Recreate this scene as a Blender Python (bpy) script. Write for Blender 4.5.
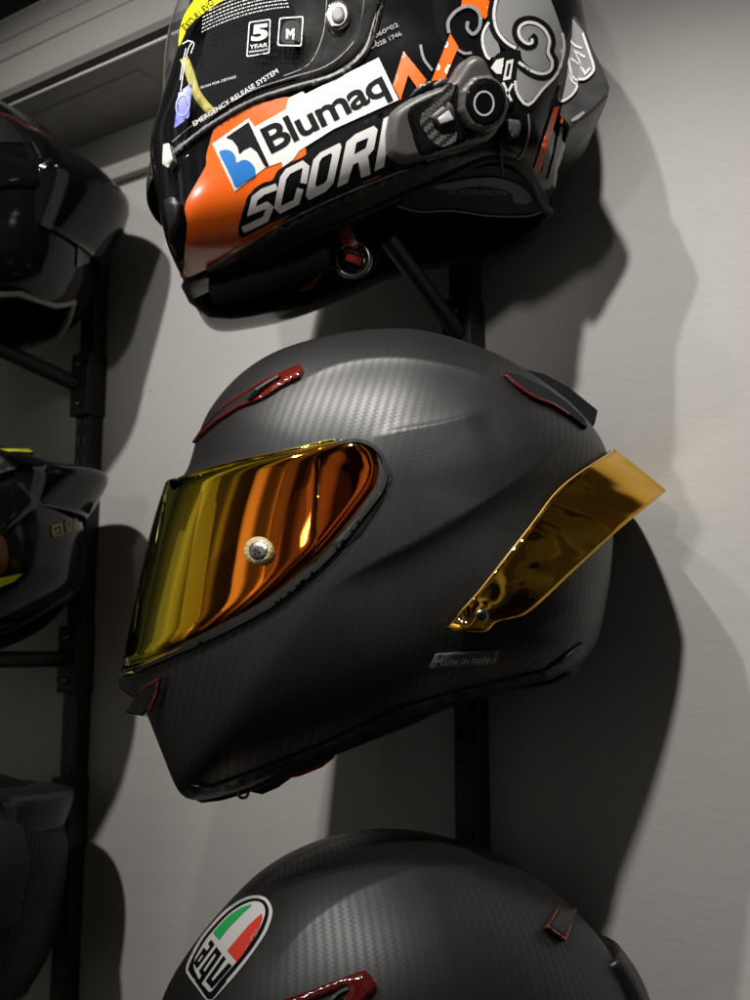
import bpy, bmesh, math, random
import numpy as np
from mathutils import Vector, Matrix
from mathutils.geometry import delaunay_2d_cdt

for o in list(bpy.data.objects):
    bpy.data.objects.remove(o)
SC = bpy.context.scene
COL = SC.collection
rnd = random.Random(7)

# ------------------------------------------------------------------ camera
F = 1100.0                       # focal length in pixels of a 750 x 1000 frame
PITCH = math.radians(9.6)
EYE = np.array([0.0, 0.0, 1.5])
cd = bpy.data.cameras.new('camera')
cam = bpy.data.objects.new('camera', cd)
COL.objects.link(cam)
cam.location = EYE
cam.rotation_euler = (math.pi / 2 + PITCH, 0, 0)
cd.sensor_fit = 'HORIZONTAL'
cd.sensor_width = 36
cd.lens = 36 * F / 750
cd.clip_start = 0.02
cd.clip_end = 200
SC.camera = cam
cd.dof.use_dof = True
cd.dof.focus_distance = 0.70
cd.dof.aperture_fstop = 14

# ------------------------------------------------------------------ colour management
SC.view_settings.view_transform = 'Standard'
SC.view_settings.look = 'None'
SC.view_settings.exposure = 0.0
SC.view_settings.gamma = 1.0
SC.cycles.use_denoising = True
SC.cycles.max_bounces = 8
SC.cycles.sample_clamp_indirect = 6.0

# ------------------------------------------------------------------ ambient: the dim shop all round (bands of bright walls and dark stock)
world = bpy.data.worlds.new('World')
SC.world = world
world.use_nodes = True
wn, wl = world.node_tree.nodes, world.node_tree.links
wn.clear()
w_out = wn.new('ShaderNodeOutputWorld')
w_bg = wn.new('ShaderNodeBackground')
w_tc = wn.new('ShaderNodeTexCoord')
w_sep = wn.new('ShaderNodeSeparateXYZ')
wl.new(w_tc.outputs['Generated'], w_sep.inputs[0])
w_at = wn.new('ShaderNodeMath'); w_at.operation = 'ARCTAN2'
wl.new(w_sep.outputs['X'], w_at.inputs[0]); wl.new(w_sep.outputs['Y'], w_at.inputs[1])
w_map = wn.new('ShaderNodeMapRange')
w_map.inputs[1].default_value = -math.pi; w_map.inputs[2].default_value = math.pi
wl.new(w_at.outputs[0], w_map.inputs[0])
w_r = wn.new('ShaderNodeValToRGB')
cr = w_r.color_ramp
cr.interpolation = 'EASE'
# azimuth 0 = behind the camera (-Y) from the left ... 0.25 = -X, 0.5 = +Y, 0.75 = +X
stops = [(0.0, .05), (0.020, .05), (0.026, .45), (0.036, .50), (0.043, .06), (0.062, .05), (0.070, .5), (0.082, .6), (0.090, .12), (0.098, .12), (0.103, 1.5), (0.112, 1.6), (0.119, .14),
         (0.134, .12), (0.141, 1.2), (0.150, 1.3), (0.157, .12), (0.178, .16), (0.188, 1.4), (0.198, .40), (0.232, .45), (0.252, 1.4), (0.275, .7), (0.33, .15),
         (0.78, .25), (0.935, .10), (0.943, 1.1), (0.953, 1.1), (0.960, .10), (0.978, .08), (0.985, .6)]
while len(cr.elements) > 1:
    cr.elements.remove(cr.elements[-1])
cr.elements[0].position = 0; cr.elements[0].color = (stops[0][1],) * 3 + (1,)
for p, v in stops[1:]:
    e = cr.elements.new(p); e.color = (v, v * .95, v * .86, 1)
wl.new(w_map.outputs[0], w_r.inputs[0])
w_el = wn.new('ShaderNodeValToRGB')         # by height: dark floor, lit middle, dim ceiling
w_mz = wn.new('ShaderNodeMapRange'); w_mz.inputs[1].default_value = -1; w_mz.inputs[2].default_value = 1
wl.new(w_sep.outputs['Z'], w_mz.inputs[0]); wl.new(w_mz.outputs[0], w_el.inputs[0])
ce = w_el.color_ramp
ce.elements[0].position = .25; ce.elements[0].color = (.05, .05, .05, 1)
ce.elements[1].position = .44; ce.elements[1].color = (.55, .55, .55, 1)
for p, v in ((.50, 1.), (.62, 1.), (.72, .6), (.85, .5), (1., .6)):
    e = ce.elements.new(p); e.color = (v, v, v, 1)
w_mul = wn.new('ShaderNodeMixRGB'); w_mul.blend_type = 'MULTIPLY'; w_mul.inputs[0].default_value = 1
wl.new(w_r.outputs[0], w_mul.inputs[1]); wl.new(w_el.outputs[0], w_mul.inputs[2])
w_cmb = wn.new('ShaderNodeCombineXYZ')
wl.new(w_map.outputs[0], w_cmb.inputs[0]); wl.new(w_sep.outputs['Z'], w_cmb.inputs[1])
w_vm = wn.new('ShaderNodeMapping'); w_vm.inputs['Scale'].default_value = (26, 2.6, 1)
wl.new(w_cmb.outputs[0], w_vm.inputs[0])
w_vo = wn.new('ShaderNodeTexVoronoi'); w_vo.voronoi_dimensions = '2D'; w_vo.distance = 'CHEBYCHEV'; w_vo.inputs['Randomness'].default_value = .8; w_vo.inputs['Scale'].default_value = 1
wl.new(w_vm.outputs[0], w_vo.inputs['Vector'])
w_vr = wn.new('ShaderNodeMapRange'); w_vr.inputs[1].default_value = .25; w_vr.inputs[2].default_value = .85; w_vr.inputs[3].default_value = .25; w_vr.inputs[4].default_value = 1.35
wl.new(w_vo.outputs['Color'], w_vr.inputs[0])
w_m2 = wn.new('ShaderNodeMixRGB'); w_m2.blend_type = 'MULTIPLY'; w_m2.inputs[0].default_value = 1
wl.new(w_mul.outputs[0], w_m2.inputs[1]); wl.new(w_vr.outputs[0], w_m2.inputs[2])
wl.new(w_m2.outputs[0], w_bg.inputs[0])
w_bg.inputs[1].default_value = 0.40
wl.new(w_bg.outputs[0], w_out.inputs[0])


# ------------------------------------------------------------------ shop spotlights and one added fill
def spot(name, loc, target, power, size, blend, radius, col=(1, .968, .925)):
    l = bpy.data.lights.new(name, 'SPOT')
    l.energy = power; l.spot_size = math.radians(size); l.spot_blend = blend
    l.shadow_soft_size = radius; l.color = col
    o = bpy.data.objects.new(name, l); COL.objects.link(o)
    o.location = loc
    o.rotation_euler = (Vector(target) - Vector(loc)).to_track_quat('-Z', 'Y').to_euler()
    return o


spot('ceiling_or_fill_spot', (-.11, -.10, 2.60), (.21, .83, 1.60), 74, 36, 1.0, .030)
spot('ceiling_or_fill_spot', (-.66, -.06, 3.10), (.17, .83, 1.60), 66, 30, 1.0, .022)
spot('ceiling_or_fill_spot', (-.66, .15, 2.48), (-.23, 1.14, 1.64), 50, 58, 1.0, .024)
spot('ceiling_or_fill_spot', (-1.05, -1.3, 2.10), (-.12, .85, 1.93), 66, 18, 1.0, .08)  # added frontal fill on the top helmet, not a ceiling fitting

# ------------------------------------------------------------------ picture geometry helpers
cp, sp = math.cos(PITCH), math.sin(PITCH)


def rays(P):
    P = np.atleast_2d(np.asarray(P, float))
    a = (P[:, 0] - 375) / F; b = (500 - P[:, 1]) / F
    return np.stack([a, cp - b * sp, sp + b * cp], 1)


def project(Q):
    d = np.atleast_2d(Q) - EYE
    f = d[:, 1] * cp + d[:, 2] * sp
    b = -d[:, 1] * sp + d[:, 2] * cp
    return np.stack([375 + F * d[:, 0] / f, 500 - F * b / f], 1)


def at_y(px, py, Y):
    r = rays([(px, py)])[0]
    return EYE + r * (Y / r[1])


# the wall: vertical plane  Y = WK - WS * X
WS = 0.66
WK = .975
WN = np.array([-WS, -1.0, 0.0]); WN /= np.linalg.norm(WN)       # towards the room
WU = np.array([1.0, -WS, 0.0]); WU /= np.linalg.norm(WU)        # along the wall to the right
WP = np.array([0.0, WK, 0.0])


def on_wall(px, py, q=0.0):
    """point of the sight line that lies q metres in front of the wall"""
    r = rays([(px, py)])[0]
    t = (q - (EYE - WP) @ WN) / (r @ WN)
    return EYE + r * t


def wallpt(u, q, z):
    return WP + WU * u + WN * q + np.array([0, 0, z])


# ------------------------------------------------------------------ mesh helpers
def link(name, verts, faces, mat, parent=None, smooth=True, uv=None):
    me = bpy.data.meshes.new(name)
    V = np.asarray(verts, float)
    if parent is not None:
        loc = np.array(parent['_w']) if '_w' in parent else np.zeros(3)
        V = V - loc
    me.from_pydata(V.tolist(), [], [tuple(int(i) for i in f) for f in faces])
    if smooth:
        me.polygons.foreach_set('use_smooth', [True] * len(me.polygons))
    if uv is not None:
        lay = me.uv_layers.new(name='UVMap')
        idx = np.zeros(len(me.loops), dtype=np.int32)
        me.loops.foreach_get('vertex_index', idx)
        lay.data.foreach_set('uv', np.asarray(uv, np.float32)[idx].ravel())
    if isinstance(mat, (list, tuple)):
        for m in mat:
            me.materials.append(m)
    else:
        me.materials.append(mat)
    me.update()
    o = bpy.data.objects.new(name, me)
    COL.objects.link(o)
    if parent is not None:
        o.parent = parent
        o['_w'] = tuple(parent['_w']) if '_w' in parent else (0., 0., 0.)
    return o


def thing(name, loc, label, cat, group=None):
    o = bpy.data.objects.new(name, None)
    COL.objects.link(o)
    o.location = loc
    o.empty_display_size = .02
    o['label'] = label; o['category'] = cat
    o['_w'] = tuple(float(v) for v in loc)
    if group:
        o['group'] = group
    return o


def tube_mesh(path, rad, seg=12, closed=False):
    path = np.asarray(path, float); n = len(path)
    rad = np.broadcast_to(np.asarray(rad, float), (n,))
    V = []; Fc = []
    up = None
    for i in range(n):
        a = path[(i - 1) % n] if (closed or i) else path[0]
        b = path[(i + 1) % n] if (closed or i < n - 1) else path[-1]
        t = b - a; t = t / (np.linalg.norm(t) + 1e-12)
        if up is None:
            up = np.array([0, 0, 1.]) if abs(t[2]) < .9 else np.array([1., 0, 0])
        s = np.cross(t, up); s /= np.linalg.norm(s) + 1e-12
        up = np.cross(s, t)
        for k in range(seg):
            w = 2 * math.pi * k / seg
            V.append(path[i] + rad[i] * (math.cos(w) * s + math.sin(w) * up))
    m = n if closed else n - 1
    for i in range(m):
        for k in range(seg):
            a = i * seg + k; b = i * seg + (k + 1) % seg
            c = ((i + 1) % n) * seg + (k + 1) % seg; d = ((i + 1) % n) * seg + k
            Fc.append((a, b, c, d))
    if not closed:
        Fc.append(tuple(range(seg))[::-1]); Fc.append(tuple(range((n - 1) * seg, n * seg)))
    return V, Fc


def tube(name, path, rad, mat, parent=None, seg=12, closed=False):
    V, Fc = tube_mesh(path, rad, seg, closed)
    return link(name, V, Fc, mat, parent)


def bevel(o, w, seg=2):
    m = o.modifiers.new('bevel', 'BEVEL'); m.width = w; m.segments = seg; m.limit_method = 'ANGLE'
    for p in o.data.polygons:
        p.use_smooth = False
    return o


def hexa(c8, name, mat, parent=None, bev=0.0):
    """box from its eight corners: bottom ring of four, then top ring of four"""
    f = [(0, 3, 2, 1), (4, 5, 6, 7), (0, 1, 5, 4), (1, 2, 6, 5), (2, 3, 7, 6), (3, 0, 4, 7)]
    me = bpy.data.meshes.new('t')
    o = link(name, c8, f, mat, parent, smooth=False)
    bm = bmesh.new(); bm.from_mesh(o.data); bmesh.ops.recalc_face_normals(bm, faces=bm.faces); bm.to_mesh(o.data); bm.free()
    bpy.data.meshes.remove(me)
    if bev:
        bevel(o, bev)
    return o


def wall_box(name, u0, u1, q0, q1, z0, z1, mat, parent=None, bev=0.0):
    c = [wallpt(u, q, z) for z in (z0, z1) for u, q in ((u0, q0), (u1, q0), (u1, q1), (u0, q1))]
    return hexa(c, name, mat, parent, bev)


def catmull(P, n=16, closed=True):
    P = np.asarray(P, float); m = len(P); out = []
    rng = range(m) if closed else range(m - 1)
    for i in rng:
        if closed:
            a, b, c, d = P[(i - 1) % m], P[i], P[(i + 1) % m], P[(i + 2) % m]
        else:
            a, b, c, d = P[max(i - 1, 0)], P[i], P[i + 1], P[min(i + 2, m - 1)]
        for k in range(n):
            t = k / n
            # centripetal-ish (plain uniform, tension .5)
            out.append(.5 * ((2 * b) + (-a + c) * t + (2 * a - 5 * b + 4 * c - d) * t * t + (-a + 3 * b - 3 * c + d) * t ** 3))
    if not closed:
        out.append(P[-1])
    return np.array(out)


def resample(P, n):
    P = np.asarray(P, float)
    s = np.concatenate([[0], np.cumsum(np.linalg.norm(np.diff(P, axis=0), axis=1))])
    t = np.linspace(0, s[-1], n)
    return np.stack([np.interp(t, s, P[:, k]) for k in range(P.shape[1])], 1)


def inside(pts, loops):
    """even-odd test"""
    pts = np.asarray(pts, float); res = np.zeros(len(pts), bool)
    x, y = pts[:, 0], pts[:, 1]
    for L in loops:
        L = np.asarray(L, float)
        x1, y1 = L[:, 0], L[:, 1]; x2, y2 = np.roll(x1, -1), np.roll(y1, -1)
        for i in range(len(L)):
            if y1[i] == y2[i]:
                continue
            c = ((y1[i] > y) != (y2[i] > y)) & (x < (x2[i] - x1[i]) * (y - y1[i]) / (y2[i] - y1[i]) + x1[i])
            res ^= c
    return res


def dist_loops(pts, loops, closed=True):
    pts = np.asarray(pts, float); best = np.full(len(pts), 1e9)
    for L in loops:
        L = np.asarray(L, float); m = len(L)
        for i in range(m if closed else m - 1):
            a, b = L[i], L[(i + 1) % m]
            ab = b - a; l2 = ab @ ab
            if l2 < 1e-14:
                continue
            t = np.clip(((pts - a) @ ab) / l2, 0, 1)
            best = np.minimum(best, np.linalg.norm(pts - a - t[:, None] * ab, axis=1))
    return best


def densify(L, step):
    L = np.asarray(L, float); out = []
    for i in range(len(L)):
        a, b = L[i], L[(i + 1) % len(L)]
        d = np.linalg.norm(b - a); k = max(1, int(math.ceil(d / step)))
        for j in range(k):
            out.append(a + (b - a) * j / k)
    return np.array(out)


def triangulate(loops, step):
    """fill closed 2D loops (even-odd) with triangles about `step` in size -> verts, tris, boundary edges"""
    pts = []; edges = []
    D = [densify(L, step) for L in loops]
    for L in D:
        s = len(pts); pts += [tuple(p) for p in L]
        edges += [(s + i, s + (i + 1) % len(L)) for i in range(len(L))]
    A = np.concatenate(D)
    lo, hi = A.min(0), A.max(0)
    gx = np.arange(lo[0] + step * .5, hi[0], step); gy = np.arange(lo[1] + step * .5, hi[1], step)
    if len(gx) and len(gy):
        X, Y = np.meshgrid(gx, gy)
        X[1::2] += step * .5
        G = np.stack([X.ravel(), Y.ravel()], 1)
        G = G[inside(G, D)]
        if len(G):
            G = G[dist_loops(G, D) > step * .45]
            pts += [tuple(p) for p in G]
    r = delaunay_2d_cdt([Vector(p) for p in pts], edges, [], 0, 1e-5)
    V = np.array([(v.x, v.y) for v in r[0]]); T = [tuple(f) for f in r[2]]
    T = np.array([t for t in T if len(t) == 3])
    cen = V[T].mean(1)
    T = T[inside(cen, D)]
    cnt = {}
    for t in T:
        for i in range(3):
            e = (t[i], t[(i + 1) % 3])
            if (e[1], e[0]) in cnt:
                del cnt[(e[1], e[0])]
            else:
                cnt[e] = 1
    return V, T, list(cnt.keys()), D


def stroke(path, w, closed=False, smooth=0):
    """outline polygon of a polyline w wide"""
    P = np.asarray(path, float)
    if smooth:
        P = catmull(P, smooth, closed)
    w = np.broadcast_to(np.asarray(w, float), (len(P),)) / 2
    n = len(P); L = []; R = []
    for i in range(n):
        a = P[i - 1] if i else P[0]; b = P[i + 1] if i < n - 1 else P[-1]
        d1 = P[i] - a; d2 = b - P[i]
        if not i: d1 = d2
        if i == n - 1: d2 = d1
        d1 = d1 / (np.linalg.norm(d1) + 1e-9); d2 = d2 / (np.linalg.norm(d2) + 1e-9)
        t = d1 + d2; t /= np.linalg.norm(t) + 1e-9
        nrm = np.array([-t[1], t[0]])
        k = 1 / max(.5, nrm @ np.array([-d1[1], d1[0]]))
        L.append(P[i] + nrm * w[i] * k); R.append(P[i] - nrm * w[i] * k)
    return np.array(L + R[::-1])


def round_poly(P, r=3, n=4):
    """round the corners of a polygon"""
    P = np.asarray(P, float); m = len(P); out = []
    for i in range(m):
        a, b, c = P[i - 1], P[i], P[(i + 1) % m]
        la, lc = np.linalg.norm(a - b), np.linalg.norm(c - b)
        k = min(r, la * .45, lc * .45)
        p, q = b + (a - b) / la * k, b + (c - b) / lc * k
        for j in range(n + 1):
            t = j / n
            out.append((1 - t) ** 2 * p + 2 * t * (1 - t) * b + t * t * q)
    return np.array(out)


def ellipse(cx, cy, rx, ry, rot=0, n=40):
    t = np.linspace(0, 2 * math.pi, n, endpoint=False)
    c, s = math.cos(rot), math.sin(rot)
    return np.stack([cx + rx * np.cos(t) * c - ry * np.sin(t) * s, cy + rx * np.cos(t) * s + ry * np.sin(t) * c], 1)


def text_loops(body, offset=0.0, shear=0.0, spacing=1.0):
    cu = bpy.data.curves.new('t', 'FONT'); cu.body = body; cu.offset = offset; cu.shear = shear
    cu.space_character = spacing; cu.resolution_u = 4
    ob = bpy.data.objects.new('t', cu); COL.objects.link(ob)
    bpy.context.view_layer.update()
    dg = bpy.context.evaluated_depsgraph_get()
    ev = ob.evaluated_get(dg); me = ev.to_mesh()
    V = np.array([v.co[:2] for v in me.vertices]); use = {}
    for p in me.polygons:
        for e in p.edge_keys:
            use[e] = use.get(e, 0) + 1
    nb = {}
    for (a, b), c in use.items():
        if c == 1:
            nb.setdefault(a, []).append(b); nb.setdefault(b, []).append(a)
    loops = []; seen = set()
    for s in nb:
        if s in seen: continue
        L = [s]; seen.add(s); cur = s
        while True:
            nx = [k for k in nb[cur] if k not in seen]
            if not nx: break
            cur = nx[0]; seen.add(cur); L.append(cur)
        if len(L) > 2:
            loops.append(V[L])
    ev.to_mesh_clear()
    bpy.data.objects.remove(ob); bpy.data.curves.remove(cu)
    return loops


def place_text(body, p0, p1, up, offset=0.0, shear=0.0, spacing=1.0, cap=None):
    """text laid from p0 to p1 (baseline, pixels); up = pixel vector of the capital height"""
    L = text_loops(body, offset, shear, spacing)
    A = np.concatenate(L)
    x0, x1 = A[:, 0].min(), A[:, 0].max()
    cap = cap or 0.729
    p0, p1, up = map(lambda v: np.asarray(v, float), (p0, p1, up))
    return [p0 + (p1 - p0) * ((l[:, :1] - x0) / (x1 - x0)) + up * (l[:, 1:2] / cap) for l in L]


# ------------------------------------------------------------------ helmet-like rounded bodies
class Form:
    """A closed rounded body: a side outline (traced in the body's middle plane) inflated to half-width W."""

    def __init__(s, outline, centre, Y, W, N, yaw=0.0, roll=0.0, smooth=8, shrink=1.0, soften=0.0):
        s.O = at_y(*centre, Y)
        s.R = np.array((Matrix.Rotation(yaw, 3, 'Z') @ Matrix.Rotation(roll, 3, 'X')))
        s.W = W
        s.crease = []
        P = catmull(outline, smooth)
        L = s.plane(P) * shrink
        th = np.arctan2(L[:, 1], L[:, 0]); r = np.hypot(L[:, 0], L[:, 1])
        o = np.argsort(th); s.th, s.r = th[o], r[o]
        if soften:
            g = np.linspace(-math.pi, math.pi, 1441)[:-1]; t = np.interp(g, s.th, s.r, period=2 * math.pi)
            m = 160; k = np.exp(-.5 * (np.arange(-m, m + 1) / (soften * 4)) ** 2); k /= k.sum()
            s.th, s.r = g, np.convolve(np.concatenate([t[-m:], t, t[:m]]), k, 'valid')
        a = np.radians([k for k, _ in N]); v = np.array([k for _, k in N], float)
        o = np.argsort(a); a, v = a[o], v[o]
        g = np.linspace(-math.pi, math.pi, 721)[:-1]; t = np.interp(g, a, v, period=2 * math.pi)
        k = np.exp(-.5 * (np.arange(-60, 61) / 22.0) ** 2); k /= k.sum()
        s.na, s.nv = g, np.convolve(np.concatenate([t[-60:], t, t[:60]]), k, 'valid')

    def local(s, Q):
        return (np.atleast_2d(Q) - s.O) @ s.R

    def world(s, q):
        return np.atleast_2d(q) @ s.R.T + s.O

    def plane(s, P, y=0.0):
        """pixels -> (x, z) on the body's plane y"""
        d = rays(P) @ s.R; e = (EYE - s.O) @ s.R
        t = (y - e[1]) / d[:, 1]
        q = e + d * t[:, None]
        return q[:, [0, 2]]

    def rad(s, th):
        return np.interp(th, s.th, s.r, period=2 * math.pi)

    def n(s, th):
        return np.interp(th, s.na, s.nv, period=2 * math.pi)

    def Fn(s, q):
        th = np.arctan2(q[:, 2], q[:, 0]); rho = np.hypot(q[:, 0], q[:, 2]) / s.rad(th)
        n = s.n(th)
        return (rho ** n + (np.abs(q[:, 1]) / s.W) ** n) ** (1 / n) - 1

    def normal(s, q):
        h = 1.5e-3; g = np.zeros_like(q)
        for k in range(3):
            d = np.zeros(3); d[k] = h
            g[:, k] = s.Fn(q + d) - s.Fn(q - d)
        return g / (np.linalg.norm(g, axis=1, keepdims=True) + 1e-12)

    def surf(s, xz, side=-1):
        xz = np.atleast_2d(xz); th = np.arctan2(xz[:, 1], xz[:, 0]); R = s.rad(th)
        rho = np.minimum(np.hypot(xz[:, 0], xz[:, 1]) / R, 1.0); n = s.n(th)
        y = side * s.W * np.maximum(0, 1 - rho ** n) ** (1 / n)
        return np.stack([np.cos(th) * rho * R, y, np.sin(th) * rho * R], 1)

    def add_crease(s, px, amp, w_up, w_dn, mode='ridge', fade=.012):
        L = s.local(s.hit(np.asarray(px, float)))[:, [0, 2]]
        s.crease.append((catmull(L, 6, False), amp, w_up, w_dn, mode, fade))

    def disp(s, q):
        d = np.zeros(len(q))
        for L, amp, wu, wd, mode, fade in s.crease:
            P = q[:, [0, 2]]
            e = L[-1] - L[0]; e = e / np.linalg.norm(e); pn_ = np.array([-e[1], e[0]])
            la, lp = (L - L[0]) @ e, (L - L[0]) @ pn_
            pa, pp = (P - L[0]) @ e, (P - L[0]) @ pn_
            sl = np.gradient(lp, la)
            dv = pp - np.interp(pa, la, lp)
            best = np.abs(dv) / np.sqrt(1 + np.interp(pa, la, sl) ** 2)
            sg = np.sign(dv); al = pa; cum = la
            f = np.clip(np.minimum(al, cum[-1] - al) / fade, 0, 1); f = f * f * (3 - 2 * f)
            f = f * np.clip(np.abs(q[:, 1]) / (s.W * .25), 0, 1)
            if mode == 'ridge':
                w = np.where(sg > 0, wu, wd)
                d += amp * np.exp(-(best / w)) * f
            else:                                  # 'under': everything below the line steps inwards
                below = sg < 0
                x = best / wd
                d -= np.where(below, amp * (1 - np.exp(-x)) * np.exp(-best / wu), 0) * f
        return d

    def hit(s, P, off=0.0):
        """pixels -> world points on the near side (offset `off` metres along the normal)"""
        P = np.atleast_2d(np.asarray(P, float)); off = np.broadcast_to(np.asarray(off, float), (len(P),))
        aim = P.copy(); out = None
        for it in range(4):
            d = rays(aim) @ s.R; e = (EYE - s.O) @ s.R
            tc = -(d @ e) / (d * d).sum(1)
            span = .24
            ts = np.linspace(-1, 1, 81)
            dl = np.linalg.norm(d, axis=1)
            T = tc[:, None] + ts[None, :] * span / dl[:, None]
            Q = e + d[:, None, :] * T[:, :, None]
            f = s.Fn(Q.reshape(-1, 3)).reshape(T.shape)
            neg = f < 0
            has = neg.any(1); first = np.where(has, neg.argmax(1), f.argmin(1))
            ar = np.arange(len(T))
            hi = T[ar, first]; lo = T[ar, np.maximum(first - 1, 0)]
            for _ in range(22):
                mid = (lo + hi) / 2
                fm = s.Fn(e + d * mid[:, None])
                inn = fm < 0
                hi = np.where(inn & has, mid, hi); lo = np.where(~inn & has, mid, lo)
            q = e + d * hi[:, None]
            miss = ~has
            if miss.any():
                k = 1 + s.Fn(q)
                q = np.where(miss[:, None], q / k[:, None], q)
            nn = s.normal(q)
            dd = s.disp(q) if s.crease else 0.0
            out = s.world(q + nn * (off + dd)[:, None])
            if not np.any(off) and not s.crease:
                break
            err = P - project(out)
            aim = aim + np.clip(err, -12, 12)
        return out

    def shell(s, name, mat, parent, nth=240, nph=90, rim=None):
        """rim: pixel polyline of the near edge of the opening -> shell mesh, and the opening's loop in world points"""
        th = np.linspace(-math.pi, math.pi, nth, endpoint=False)
        R = s.rad(th); n = s.n(th)
        stop = np.full(nth, math.pi / 2)
        win = np.zeros(nth, bool)
        if rim is not None:
            L = s.local(s.hit(catmull(rim, 10, False)))
            a = np.arctan2(L[:, 2], L[:, 0]); rho = np.hypot(L[:, 0], L[:, 2]) / s.rad(a)
            o = np.argsort(a); a, rho = a[o], np.clip(rho[o], .3, .9999)
            win = (th > a[0]) & (th < a[-1])
            rr = np.interp(th[win], a, rho)
            ez = np.clip(np.minimum(th[win] - a[0], a[-1] - th[win]) / .16, 0, 1); ez = ez * ez * (3 - 2 * ez)
            stop[win] = math.pi / 2 + (np.arcsin(np.clip(rr ** (n[win] / 2), 0, 1)) - math.pi / 2) * ez
        V = []; UV = []; Fc = []
        K = nph
        arc = np.zeros(nth); prev = None
        rings = []
        for half in (0, 1):
            arc = np.zeros(nth); prev = None
            for k in range(1, K + 1):
                ph = stop * (k / K)
                rho = np.sin(ph) ** (2 / n); yy = np.cos(ph) ** (2 / n)
                if k == K:
                    yy = np.where(win, yy, 0.0)
                q = np.stack([np.cos(th) * rho * R, (-1 if half == 0 else 1) * s.W * yy, np.sin(th) * rho * R], 1)
                if prev is None:
                    arc = np.hypot(q[:, 0], q[:, 2])
                else:
                    arc = arc + np.linalg.norm(q - prev, axis=1)
                prev = q
                rings.append(q); UV.append(np.stack([np.cos(th) * arc, np.sin(th) * arc], 1))
        Q = np.concatenate(rings)
        Q = Q + s.normal(Q) * (s.disp(Q) if s.crease else np.zeros(len(Q)))[:, None]
        UV = np.concatenate(UV)
        pole = np.array([[0, -s.W, 0], [0, s.W, 0]])
        pole = pole + s.normal(pole) * (s.disp(pole) if s.crease else np.zeros(2))[:, None]
        Q = np.concatenate([Q, pole]); UV = np.concatenate([UV, np.zeros((2, 2))])
        iN, iF = 2 * K * nth, 2 * K * nth + 1
        idx = lambda h, k, j: (h * K + k) * nth + j % nth
        remap = {}
        for j in range(nth):
            if not win[j]:
                remap[idx(1, K - 1, j)] = idx(0, K - 1, j)
        g = lambda v: remap.get(v, v)
        for h in (0, 1):
            for j in range(nth):
                t = (iN if h == 0 else iF, g(idx(h, 0, j)), g(idx(h, 0, j + 1)))
                Fc.append(t if h == 0 else t[::-1])
                for k in range(K - 1):
                    f = (g(idx(h, k, j)), g(idx(h, k + 1, j)), g(idx(h, k + 1, j + 1)), g(idx(h, k, j + 1)))
                    Fc.append(f if h == 0 else f[::-1])
        Wd = s.world(Q)
        o = link(name, Wd, Fc, mat, parent, True, UV)
        loop = None
        if win.any():
            js = np.where(win)[0]
            near = [Wd[idx(0, K - 1, j)] for j in js]; far = [Wd[idx(1, K - 1, j)] for j in js]
            a0, a1 = (js[0] - 1) % nth, (js[-1] + 1) % nth
            loop = np.array([Wd[idx(0, K - 1, a0)]] + near + [Wd[idx(0, K - 1, a1)]] + far[::-1])
        return o, loop

    def decal(s, name, loops, off, mat, parent, step=5.0, skirt=0.0, rnd_px=0.0, rnd_m=0.0, tilt=None, uv=None):
        """sheet cut to the pixel loops, laid on the near side `off` metres above the surface; skirt = edge depth"""
        if isinstance(loops, np.ndarray) or not hasattr(loops[0][0], '__len__'):
            loops = [loops]
        V, T, B, D = triangulate(loops, step)
        offs = np.full(len(V), float(off))
        if rnd_px:
            d = dist_loops(V, D)
            x = np.clip(1 - d / rnd_px, 0, 1)
            offs -= rnd_m * (1 - np.sqrt(np.maximum(0, 1 - x * x)))
        if tilt is not None:
            offs += tilt(V)
        W = s.hit(V, offs)
        F_ = [tuple(t) for t in T]
        a, b, c = W[T[0][0]], W[T[0][1]], W[T[0][2]]
        nr = np.cross(W[T[:, 1]] - W[T[:, 0]], W[T[:, 2]] - W[T[:, 0]])
        if (nr * (EYE - W[T[:, 0]])).sum() < 0:
            F_ = [t[::-1] for t in F_]; B = [e[::-1] for e in B]
        UVs = np.stack([V[:, 0], -V[:, 1]], 1) / 1400.0
        if skirt:
            q = s.local(W); nn = s.normal(q) @ s.R.T
            m = len(W); ids = sorted({i for e in B for i in e}); k1 = {i: m + n for n, i in enumerate(ids)}; k2 = {i: m + len(ids) + n for n, i in enumerate(ids)}
            W = np.concatenate([W, W[ids], W[ids] - nn[ids] * skirt])
            UVs = np.concatenate([UVs, UVs[ids], UVs[ids]])
            F_ += [(k1[i], k2[i], k2[j], k1[j]) for i, j in B]
        return link(name, W, F_, mat, parent, True, UVs)

    def bowl(s, name, loop, mat, parent, depth=.11, rings=10, shrink=.5, up=None):
        """hollow interior: from the opening's loop inwards"""
        loop = np.asarray(loop); c = loop.mean(0); n = len(loop)
        up = s.R[:, 2] if up is None else up
        V = []; Fc = []
        for k in range(rings + 1):
            t = k / rings
            sc = 1 - (1 - shrink) * (t ** 1.6)
            lift = depth * (1 - (1 - t) ** 1.8)
            for p in loop:
                d = p - c
                V.append(c + d * sc * (1 if k else 1.0) + up * lift)
        V.append(np.asarray(V[-n:]).mean(0) + up * depth * .1)
        for k in range(rings):
            for j in range(n):
                a = k * n + j; b = k * n + (j + 1) % n
                Fc.append((a, b, b + n, a + n))
        for j in range(n):
            Fc.append((rings * n + j, rings * n + (j + 1) % n, len(V) - 1))
        return link(name, V, Fc, mat, parent)


def grid_strip(rows):
    rows = [np.asarray(r, float) for r in rows]; n = len(rows[0])
    V = np.concatenate(rows); Fc = []
    for i in range(len(rows) - 1):
        for j in range(n - 1):
            a = i * n + j
            Fc.append((a, a + 1, a + n + 1, a + n))
    return V, Fc

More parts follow.
